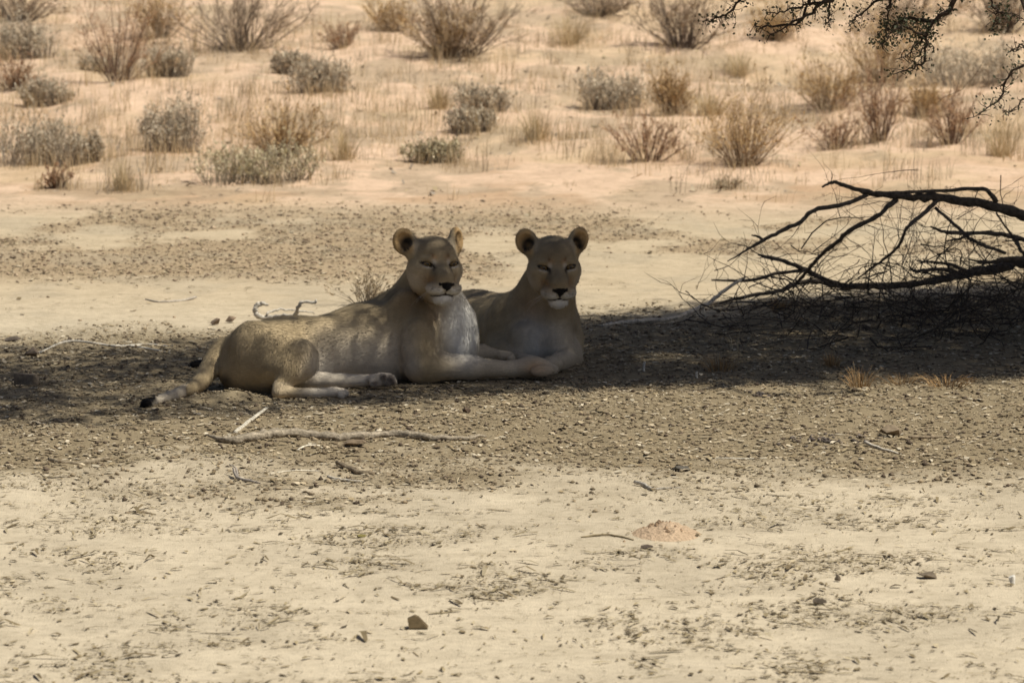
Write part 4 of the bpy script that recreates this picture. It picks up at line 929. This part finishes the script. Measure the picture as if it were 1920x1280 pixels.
for i, a in enumerate([
    (37, 40, 170, 75, 'dark', 'dark leafless shrub cut off by the top left corner'),
    (42, 110, 130, 80, 'grey', 'dense grey shrub at the left edge below the corner shrub'),
    (30, 166, 95, 62, 'red', 'sparse brown shrub at the left edge with a dark fallen twig at its foot'),
    (86, 200, 95, 52, 'grey', 'small pale grey shrub between the left edge shrubs and the tall twiggy one'),
    (222, 152, 150, 170, 'red', 'tall thin twiggy shrub reaching the top edge, left of the big dark shrub'),
    (315, 142, 95, 52, 'grey', 'low grey shrub just right of the tall twiggy shrub'),
    (186, 136, 80, 26, 'grey', 'flat dark grey shrub at the foot of the tall twiggy shrub'),
    (452, 96, 260, 150, 'dark', 'big dark spreading shrub reaching the top edge, left of centre'),
    (545, 136, 80, 45, 'grey', 'small grey shrub right below the big dark spreading shrub'),
    (600, 174, 120, 66, 'grey', 'rounded grey shrub alone on the sand at upper left centre'),
    (640, 90, 85, 45, 'red', 'dead dark twigs leaning right, beside the big dark spreading shrub'),
    (72, 310, 210, 95, 'grey', 'wide dark grey shrub at the left edge, lowest of the left side'),
    (160, 305, 66, 48, 'grey', 'small grey shrub touching the wide left edge shrub on its right'),
    (318, 285, 130, 96, 'grey', 'upright grey shrub with a peaked top, between the wide left shrub and the golden one'),
    (485, 342, 225, 78, 'green', 'low wide grey-green shrub in front of the golden shrub'),
    (528, 292, 200, 92, 'gold', 'golden brown shrub behind the low wide grey-green shrub'),
    (105, 354, 60, 40, 'red', 'tiny bare shrub below the wide left edge shrub'),
    (858, 106, 290, 150, 'dark', 'broad shrub of grey and brown stems at the top edge, centre'),
    (835, 108, 150, 105, 'gold', 'golden grassy shrub inside the foot of the broad centre shrub'),
    (1066, 84, 85, 66, 'grass', 'golden grass tuft right of the broad centre shrub'),
    (1285, 90, 215, 130, 'dark', 'dark dense shrub at the top edge, right of centre'),
    (908, 210, 110, 50, 'grey', 'grey cushion shrub, the upper one of a pair at centre'),
    (885, 245, 105, 40, 'grey', 'grey cushion shrub, the lower one of a pair at centre'),
    (1152, 206, 145, 70, 'grey', 'pale grey rounded shrub on the sand right of centre'),
    (1212, 302, 150, 100, 'red', 'bare reddish twig shrub with a leaning stem, right of centre'),
    (812, 305, 110, 42, 'green', 'tiny low grey-green shrub alone on the sand at centre'),
    (822, 204, 60, 50, 'grass', 'small golden tuft left of the grey cushion pair'),
    (1006, 260, 75, 66, 'grass', 'straw tuft between the grey cushion pair and the bare reddish shrub'),
    (1258, 214, 100, 95, 'gold', 'thin golden shrub right behind the pale grey rounded shrub'),
    (1392, 312, 210, 138, 'gold', 'large golden grey shrub, nearest on the right of the dune'),
    (1648, 266, 120, 150, 'red', 'dark open shrub with bent stems, between the spiky one and the round red one'),
    (1566, 280, 115, 62, 'red', 'low dark spiky shrub right of the large golden grey shrub'),
    (1783, 270, 125, 100, 'red', 'rounded reddish shrub under the hanging twigs at right'),
    (1555, 205, 190, 95, 'gold', 'golden brown shrub behind the low dark spiky shrub'),
    (1655, 155, 210, 130, 'gold', 'pale brown bush behind the hanging acacia twigs'),
    (1840, 160, 230, 85, 'grey', 'wide dense grey shrub under the right hand acacia twigs'),
    (1735, 218, 100, 66, 'gold', 'small golden shrub just behind the rounded reddish shrub'),
    (1386, 144, 70, 58, 'grass', 'golden tuft below the dark dense shrub'),
    (1882, 62, 150, 110, 'dark', 'dark shrub at the top right corner'),
    (1366, 354, 66, 22, 'wisp', 'tiny pale grey shrub below the large golden grey shrub'),
    (1880, 294, 90, 80, 'grass', 'pale straw tuft at the right edge above the fallen bough'),
    (1700, 60, 200, 90, 'dark', 'greyish brown shrub behind the leafy hanging branch'),
    (300, 70, 120, 80, 'gold', 'golden grassy shrub between the tall twiggy and big dark shrubs'),
    (1120, 30, 150, 60, 'dark', 'dark shrub cut by the top edge above the golden tuft'),
    (1455, 75, 110, 70, 'gold', 'faint golden shrub at the top between dark shrub and acacia twigs'),
    (735, 60, 110, 70, 'gold', 'faint golden shrub at the left foot of the broad centre shrub'),
    (1330, 215, 90, 60, 'grass', 'straw tuft above the large golden grey shrub'),
    (645, 300, 70, 60, 'grass', 'thin straw tuft right of the golden brown shrub'),
    (230, 358, 60, 60, 'grass', 'thin straw tuft below the peaked grey shrub'),
]): shrub(*a, seed=500 + i)
shrub(690, 571, 112, 64, 'wisp', 'small bare shrub with thin twigs behind the back of the front lioness', 601, group='bare shrub by the lionesses')
# scattered grass on the dune, too much to count
def dune_grass():
    g = np.random.default_rng(77)
    pts = scatter(4000, 27.0, 54, lambda x, y: sstep(0.44, 0.60, fbm(x / 1.3, y / 1.9, 131, 4)) * sstep(26.6, 30, y) + 0.03, 78, 1.8); per = 9
    for bx, by, sx in ((230, 290, 0.5), (165, 250, 0.5), (450, 215, 0.5), (330, 85, 0.6), (1060, 75, 0.5), (1300, 185, 0.6), (700, 215, 0.6), (1500, 235, 0.6), (1850, 255, 0.5), (560, 205, 0.6), (960, 165, 0.7), (1260, 140, 0.6), (120, 225, 0.5), (650, 265, 0.4), (1130, 265, 0.5), (380, 250, 0.4)):
        q = ground_hit(bx, by); pts = np.vstack([pts, np.stack([q[0] + g.normal(0, sx, 55), q[1] + g.normal(0, sx, 55)], 1)])
    for bx, by, bw in [q for q in SHRUB_BASES if q[1] > 25]:
        m = int(12 + 13 * bw); pts = np.vstack([pts, np.stack([bx + g.normal(0, 0.42, m) * bw, by - 0.05 + g.normal(0, 0.42, m) * bw], 1)])
    n = len(pts) * per; k = np.repeat(np.arange(len(pts)), per); hh = (0.05 + 0.20 * g.random(len(pts)) ** 1.6)[k] * (0.5 + 0.6 * g.random(n))
    a = g.random(n) * 6.283; o = np.stack([pts[k, 0] + g.normal(0, 0.05, n), pts[k, 1] + g.normal(0, 0.05, n), np.zeros(n)], 1); o[:, 2] = ground_z(o[:, 0], o[:, 1]) - 0.01
    d = np.stack([np.cos(a), np.sin(a), 0 * a], 1) * (hh * 0.5 * g.random(n))[:, None]; up = np.stack([0 * a, 0 * a, hh], 1)
    v, f = tubes(np.stack([o, o + d * 0.35 + up * 0.6, o + d + up], 1), np.array([[0.0017, 0.0013, 0.0005]]) * np.ones((n, 1)), 3)
    cols = np.array([(0.62, 0.47, 0.29), (0.56, 0.42, 0.25), (0.67, 0.53, 0.35), (0.40, 0.29, 0.155), (0.33, 0.27, 0.19)]); c = cols[g.integers(0, 5, len(pts))][k] * (0.75 + 0.5 * g.random((n, 1)))
    o_ = mesh_obj('dry_grass', v, f, SHRUB, None, False, np.repeat(c, 9, 0)); tag(o_, 'thin dry grass scattered over the dune slope', 'grass', kind='stuff')
dune_grass()
# ------------------------------------------------------------------ sticks, stones and other small things on the ground
def on_ground(px, py):
    return ground_hit(px, py)
def stick(name, label, path, tint, seed, cat='stick', sides=8, sub=5, jit=0.15, twigs=()):
    """path rows: (px, py, radius px, lift in metres); every joint rests on the ground under it"""
    g = np.random.default_rng(seed); rows = []
    for px, py, r_, lift in path:
        q = ground_hit(px, py); rad = px2m(r_, q[1]); q[2] += rad * 0.7 + lift; rows.append((*q, rad))
    base = np.array(rows[0][:3]); base[2] = 0; pts = smooth_path(rows, sub); pts[1:-1, :3] += g.normal(0, 1, (len(pts) - 2, 3)) * 0.12 * pts[1:-1, 3:4]
    v, f = tube(pts[:, :3] - base, np.maximum(pts[:, 3] * (1 + 0.14 * (g.random(len(pts)) - 0.5)), 0.0012), sides, jit, True, seed)
    c = np.array(tint) * (0.6 + 0.75 * np.repeat(g.random((1, sides)), len(pts), 0).reshape(-1, 1) * (0.7 + 0.6 * g.random((len(v), 1))))
    if not twigs:
        o = mesh_obj(name, v, f, WOOD, None, True, c); o.location = base; return tag(o, label, cat)
    root = empty(name, base, label, cat); mesh_obj('stem', v, f, WOOD, root, True, c)
    for tw in twigs:
        rr = []
        for px, py, r_, lift in tw:
            q = ground_hit(px, py); rad = px2m(r_, q[1]); q[2] += rad * 0.7 + lift; rr.append((*q, rad))
        tp = smooth_path(rr, 4); v, f = tube(tp[:, :3] - base, tp[:, 3], 6, 0.1, True, seed + 1); mesh_obj('side_twig', v, f, WOOD, root, True, np.tile(tint, (len(v), 1)))
    return root
WOOD = tint_mat('weathered_wood', 0.88, 0.4, 90, 0.1, 0.7, 0.004)
STONE = tint_mat('stone', 0.85, 0.3, 60, 0.15, 0.6, 0.004)
def lump(name, label, px, py, wpx, hpx, tint, seed, cat, depth=1.0, form=None):
    """irregular faceted lump resting on the ground"""
    g = np.random.default_rng(seed); b = ground_hit(px, py); s = b[1] / FPX; w, h = wpx * s / 2, hpx * s
    import bmesh
    bm = bmesh.new(); q = g.normal(0, 1, (15, 3)); q /= np.linalg.norm(q, axis=1)[:, None]; q *= (0.75 + 0.35 * g.random((15, 1)))
    q[:, 2] = np.clip(q[:, 2], -0.45, 1.0); q = q / np.abs(q).max(0)
    if form: q = np.array([(a, c * (1 - 0.45 * b), b * 1.45 - 0.55) for a, b in form for c in (-1, 1)])
    for p in q: bm.verts.new((p[0] * w, p[1] * w * depth, (p[2] * 0.58 + 0.40) * h))
    r_ = bmesh.ops.convex_hull(bm, input=bm.verts); bmesh.ops.delete(bm, geom=[e for e in r_['geom_interior'] if isinstance(e, bmesh.types.BMVert)], context='VERTS')
    bmesh.ops.recalc_face_normals(bm, faces=bm.faces)
    me = bpy.data.meshes.new(name); bm.to_mesh(me); bm.free(); me.materials.append(STONE)
    a = me.color_attributes.new('tint', 'FLOAT_COLOR', 'POINT'); c = np.ones((len(me.vertices), 4), np.float32); c[:, :3] = np.array(tint) * (0.85 + 0.3 * g.random((len(me.vertices), 1))); a.data.foreach_set('color', c.ravel())
    o = bpy.data.objects.new(name, me); o.location = b; COL.objects.link(o); return tag(o, label, cat)
GREYW, PALEW, BROWNW = (0.31, 0.262, 0.195), (0.66, 0.60, 0.48), (0.24, 0.19, 0.13)
stick('fallen_log', 'long grey weathered log lying in front of the lionesses', [(386, 822, 1.2, 0.012), (409, 827, 5, 0.006), (438, 829, 8.5, 0), (468, 828, 9.5, 0), (502, 825, 10, 0), (535, 823, 9, 0), (584, 822, 8.5, 0), (628, 823, 8.5, 0), (672, 822, 8, 0), (730, 819, 7.5, 0), (774, 821, 7.5, 0), (812, 825, 6, 0), (847, 827, 4.8, 0), (876, 827, 4.3, 0), (896, 824, 3.8, 0.008), (911, 821, 2.2, 0.012)], GREYW, 801, 'log', 14, jit=0.24)
stick('bleached_stick', 'short bleached stick pointing away behind the left end of the log', [(441, 812, 4, 0), (463, 799, 3.6, 0), (482, 788, 3.4, 0.01), (500, 776, 2.6, 0.015)], (0.72, 0.66, 0.54), 802)
stick('curved_stick', 'short curved dark stick on the litter at far left, left of the log', [(92, 865, 3.5, 0.004), (112, 870, 3.6, 0), (150, 870, 3.8, 0), (176, 867, 5, 0), (204, 861, 3, 0.006)], (0.30, 0.245, 0.17), 803)
stick('bark_strip', 'dark brown strip of bark below the middle of the log', [(632, 876, 4, 0.004), (655, 882, 5.5, 0), (680, 888, 5.5, 0), (703, 889, 3.5, 0)], BROWNW, 804, 'bark')
stick('grey_splinter', 'pale grey splinter of wood just below the bark strip', [(614, 898, 2.5, 0.01), (640, 901, 3.5, 0), (668, 904, 3, 0), (684, 906, 1.5, 0)], (0.52, 0.47, 0.39), 805)
stick('forked_root', 'small forked grey root below the left half of the log', [(437, 892, 1.8, 0.03), (446, 900, 3.5, 0.004), (470, 905, 3, 0), (488, 908, 1.5, 0)], (0.34, 0.30, 0.26), 806, twigs=([(446, 898, 2.2, 0.01), (442, 892, 1.5, 0.03), (430, 888, 1, 0.035)],))
stick('thin_twig', 'thin pale twig lying level just below the log', [(520, 889, 1.3, 0), (555, 886, 1.6, 0), (590, 884, 1.4, 0), (606, 885, 1, 0)], PALEW, 807, 'twig')
stick('pale_twig', 'short pale twig touching the front of the log at left', [(558, 843, 1.8, 0), (575, 838, 2, 0), (600, 836, 1.4, 0)], PALEW, 808, 'twig')
lump('bark_chunk', 'dark wedge of bark right in front of the middle of the log', 664, 838, 48, 13, (0.20, 0.15, 0.10), 809, 'bark', 0.6)
lump('soil_clod', 'round dark clod on the litter above the right end of the log', 875, 775, 16, 12, (0.12, 0.085, 0.06), 810, 'clod')
lump('stone', 'brown angular stone alone on the pale foreground, lower centre left', 783, 1175, 40, 26, (0.125, 0.092, 0.05), 811, 'stone', 0.8, [(-0.8, 0), (-0.95, 0.75), (-0.25, 1.05), (0.1, 0.9), (0.55, 0.45), (1.0, 0.0)])
lump('dark_clod', 'dark pointed clod on the pale foreground at right', 1536, 1132, 30, 14, (0.10, 0.08, 0.06), 812, 'clod')
lump('small_clod', 'small upright clod behind the dark pointed one at right', 1571, 1093, 13, 15, (0.14, 0.11, 0.08), 813, 'clod')
lump('white_shell', 'white bit of bone standing at the right edge of the foreground', 1898, 1097, 15, 20, (0.72, 0.69, 0.62), 814, 'bone', 0.6)
lump('dark_chip', 'dark flat chip on the sand below the reddish soil mound', 1212, 1032, 26, 8, (0.09, 0.07, 0.055), 815, 'chip', 0.6)
lump('green_chip', 'small olive chip alone on the pale sand left of centre', 680, 1010, 22, 6, (0.20, 0.17, 0.06), 816, 'chip', 0.7)
lump('twig_heap', 'heap of dark crumbs on the foreground near the right edge', 1745, 1086, 46, 13, (0.15, 0.12, 0.085), 817, 'clod', 0.8)
lump('litter_clod', 'large brown clod in the litter at right, beside dung pellets', 1672, 822, 46, 24, (0.22, 0.17, 0.115), 818, 'clod')
stick('litter_stick', 'thin brown stick right beside the large brown clod', [(1704, 828, 2.4, 0.01), (1740, 824, 2.6, 0.006), (1790, 818, 1.6, 0)], BROWNW, 819)
stick('level_stick', 'thin pale stick lying level in the litter, right of centre', [(1322, 863, 1.6, 0), (1360, 861, 2.2, 0), (1400, 862, 2.2, 0), (1437, 861, 1.4, 0)], PALEW, 820)
stick('white_stick', 'whitish stick below the dung pellets at right', [(1622, 842, 3, 0.01), (1650, 847, 3, 0), (1686, 851, 2, 0)], (0.62, 0.56, 0.46), 821)
lump('slate_bark', 'dark flat bark piece in the litter below centre right', 1277, 886, 42, 10, (0.10, 0.09, 0.075), 822, 'bark', 0.6)
stick('grey_twig', 'grey crooked twig on the edge between litter and pale sand, right of centre', [(1190, 911, 3.5, 0.008), (1208, 915, 4, 0.003), (1222, 921, 3, 0), (1250, 919, 2, 0), (1276, 920, 1.4, 0)], (0.44, 0.40, 0.34), 823, 'twig')
stick('sand_twig', 'brown twig lying on the sand just left of the reddish mound', [(1090, 1013, 1.6, 0), (1130, 1010, 2, 0.003), (1160, 1012, 2.2, 0), (1188, 1016, 1.6, 0)], (0.25, 0.20, 0.12), 824, 'twig')
stick('flat_twig', 'dark twig on the sand at the left, above the pale band', [(235, 962, 2, 0), (262, 961, 2.4, 0), (292, 963, 1.4, 0)], BROWNW, 825, 'twig')
stick('right_twig', 'dark short twig on the foreground just left of centre, near the right litter', [(888, 1120, 1.4, 0), (915, 1126, 2, 0), (945, 1127, 1.4, 0)], BROWNW, 826, 'twig')
# behind the lionesses
def raised(name, label, rows, tint, seed, cat, side=()):
    base = P(*rows[0][:3]); base[2] = float(ground_z(base[0], base[1])); root = empty(name, base, label, cat)
    for k, rw in enumerate((rows,) + tuple(side)):
        pts = smooth_path([(*P(a, b, c), px2m(r_, c)) for a, b, c, r_ in rw], 5); pts[1:-1, :3] += np.random.default_rng(seed + k).normal(0, 0.0022, (len(pts) - 2, 3)); v, f = tube(pts[:, :3] - base, pts[:, 3] * 0.9, 9, 0.22, True, seed + k)
        mesh_obj('stem' if k == 0 else 'side_twig', v, f, WOOD, root, True, np.array(tint) * (0.85 + 0.3 * np.random.default_rng(seed).random((len(v), 1))))
raised('curled_branch', 'bleached curled branch showing above the back of the front lioness', [(502, 572, 19.85, 2.6), (493, 569, 19.85, 4.2), (482, 573, 19.85, 5.2), (478, 584, 19.85, 5.6), (488, 594, 19.85, 5.6), (507, 595, 19.85, 4.8), (532, 592, 19.8, 4), (560, 592, 19.75, 3)], (0.50, 0.455, 0.385), 830, 'branch',
       ([(553, 594, 19.75, 4), (560, 575, 19.7, 3.6), (567, 565, 19.7, 3.4), (588, 567, 19.7, 3), (593, 561, 19.7, 1.6)], [(500, 590, 19.84, 2.4), (520, 581, 19.9, 2.2), (560, 582, 19.95, 2), (590, 588, 20.0, 1.2)]))
stick('long_white_twig', 'long thin whitish twig on the ground at the left, along the edge of the shade', [(73, 664, 1.6, 0), (119, 647, 2.2, 0.004), (158, 645, 2.2, 0.004), (214, 652, 2.2, 0), (277, 649, 2.4, 0), (314, 650, 1.4, 0)], (0.66, 0.61, 0.52), 831, 'twig', twigs=([(240, 651, 1.8, 0), (285, 658, 1.6, 0.004), (320, 664, 1, 0)],))
stick('far_twig', 'thin grey twig on pale ground behind, upper left of the lionesses', [(273, 563, 1.2, 0), (300, 568, 1.8, 0), (340, 565, 2.4, 0), (368, 561, 2, 0.006)], (0.36, 0.32, 0.27), 832, 'twig')
lump('dark_stick_stub', 'dark stub of wood at the left edge on the pale ground', 24, 641, 38, 10, (0.13, 0.105, 0.085), 833, 'wood', 0.4)
lump('leaf_clump', 'dark curled leaf clump left of the curled branch', 407, 608, 26, 13, (0.17, 0.125, 0.09), 834, 'clump', 0.7)
lump('leaf_clump', 'brown leaf clump between the curled branch and the dark one', 433, 604, 22, 13, (0.22, 0.16, 0.11), 835, 'clump', 0.7)
lump('rock_clod', 'dark clod lying in the shade at the left behind the tail', 62, 672, 34, 20, (0.17, 0.13, 0.095), 836, 'clod')
lump('shade_clod', 'broad clod in the shade at far left', 45, 725, 55, 24, (0.20, 0.16, 0.115), 837, 'clod')
stick('upright_stub', 'pale stub standing upright in the shade right of the lionesses', [(1207, 697, 2.4, 0), (1207, 697, 2.4, 0.022), (1209, 697, 2, 0.045)], (0.62, 0.58, 0.50), 838)
stick('low_stub', 'small pale upright stub right of the taller one', [(1307, 713, 2, 0), (1306, 713, 2, 0.015), (1306, 713, 1.6, 0.03)], (0.58, 0.54, 0.46), 839)
# reddish soil mound thrown up by a burrowing animal
def soil_mound():
    c = ground_hit(1250, 1009); s = c[1] / FPX; w, d, h = 68 * s, 0.17, 24 * s; n = 60
    u = np.linspace(-1.25, 1.25, n); U, V = np.meshgrid(u, u, indexing='ij'); r = np.sqrt(U ** 2 + V ** 2)
    Z = h * np.clip(1 - r ** 1.4, 0, 1) ** 0.9 * (0.72 + 0.55 * fbm(U * 4 + 9, V * 4 + 9, 151, 3)) * (1 + 0.25 * U * (U < 0.4)) + 0.006 * fbm(U * 14 + 30, V * 14 + 30, 155, 2) * (r < 1)
    Z -= 0.02 * h / 0.06 * np.exp(-((U - 0.55) / 0.30) ** 2 - ((V + 0.30) / 0.05) ** 2) * 1.3                  # crack
    X, Y = U * w + c[0], V * d + c[1] + 0.06; v = np.stack([X, Y, ground_z(X, Y) - 0.006 + Z], -1).reshape(-1, 3)
    i = np.arange(n * n).reshape(n, n); q = np.stack([i[:-1, :-1], i[1:, :-1], i[1:, 1:], i[:-1, 1:]], -1).reshape(-1, 4); base = np.array([c[0], c[1] + 0.06, 0])
    root = empty('soil_mound', base, 'little reddish mound of fresh soil on the pale foreground', 'mound')
    mt = tint_mat('mound_soil', 0.95, 0.3, 110, 0.05, 0.9, 0.008)
    mesh_obj('heap', v - base, q, mt, root, True, np.tile((0.48, 0.355, 0.24), (len(v), 1)))
    g = np.random.default_rng(9)
    for k in range(26):
        a, b = g.normal(0, 0.45), g.normal(0.0, 0.35); ii, jj = int(np.clip((a + 1.25) / 2.5 * n, 0, n - 1)), int(np.clip((b + 1.25) / 2.5 * n, 0, n - 1)); p = v.reshape(n, n, 3)[ii, jj]
        sz = 0.004 + 0.008 * g.random() ** 2; dv = np.array([(1, 0, 0), (0, 1, 0), (-1, 0, 0), (0, -1, 0), (0, 0, 1), (0, 0, -0.5)]) * sz * (0.7 + 0.6 * g.random((6, 1)))
        mesh_obj('crumb', dv + p - base, [[0, 1, 4], [1, 2, 4], [2, 3, 4], [3, 0, 4], [1, 0, 5], [2, 1, 5], [3, 2, 5], [0, 3, 5]], mt, root, False, np.tile(np.array((0.36, 0.25, 0.16)) * (0.6 + 0.6 * g.random()), (6, 1)))
soil_mound()
# dung pellets: heaps too fine to count
def pellets(label, px, py, wpx, dpx, n, seed):
    g = np.random.default_rng(seed); a = np.array([ground_hit(px + g.normal() * wpx / 3, py + g.normal() * dpx / 3)[:2] for _ in range(n)])
    clods('dung_pellets', label, a, (0.012, 0.026), [(0.13, 0.105, 0.09), (0.18, 0.15, 0.13), (0.09, 0.075, 0.065)], seed)['category'] = 'dung'
pellets('dark dung pellets heaped in the litter at right, above the whitish stick', 1550, 832, 150, 16, 70, 41)
pellets('small black dung pile at the edge of the shade, right of centre', 1425, 741, 36, 8, 40, 42)
for i, a in enumerate([
    (1612, 728, 60, 42, 'rust', 'rusty straw tuft standing at the front edge of the brushwood shade'),
    (1690, 722, 90, 22, 'rust', 'low rusty straw tuft right of the standing one'),
    (1775, 730, 120, 24, 'rust', 'wide flattened rusty straw at the right, below the brushwood'),
    (1350, 690, 90, 34, 'rust', 'thin brown straw tuft in the shade between lioness and brushwood'),
    (1462, 582, 60, 24, 'rust', 'orange straw lying under the thick fallen limb'),
    (1560, 690, 40, 30, 'rust', 'small orange straw tuft in the shade left of the standing rusty one'),
    (1380, 660, 60, 52, 'stalk', 'few thin pale grass stalks in the shade right of the lionesses')]):
    shrub(*a, seed=700 + i, name='straw_tuft', cat='grass', group='straw tufts by the brushwood')
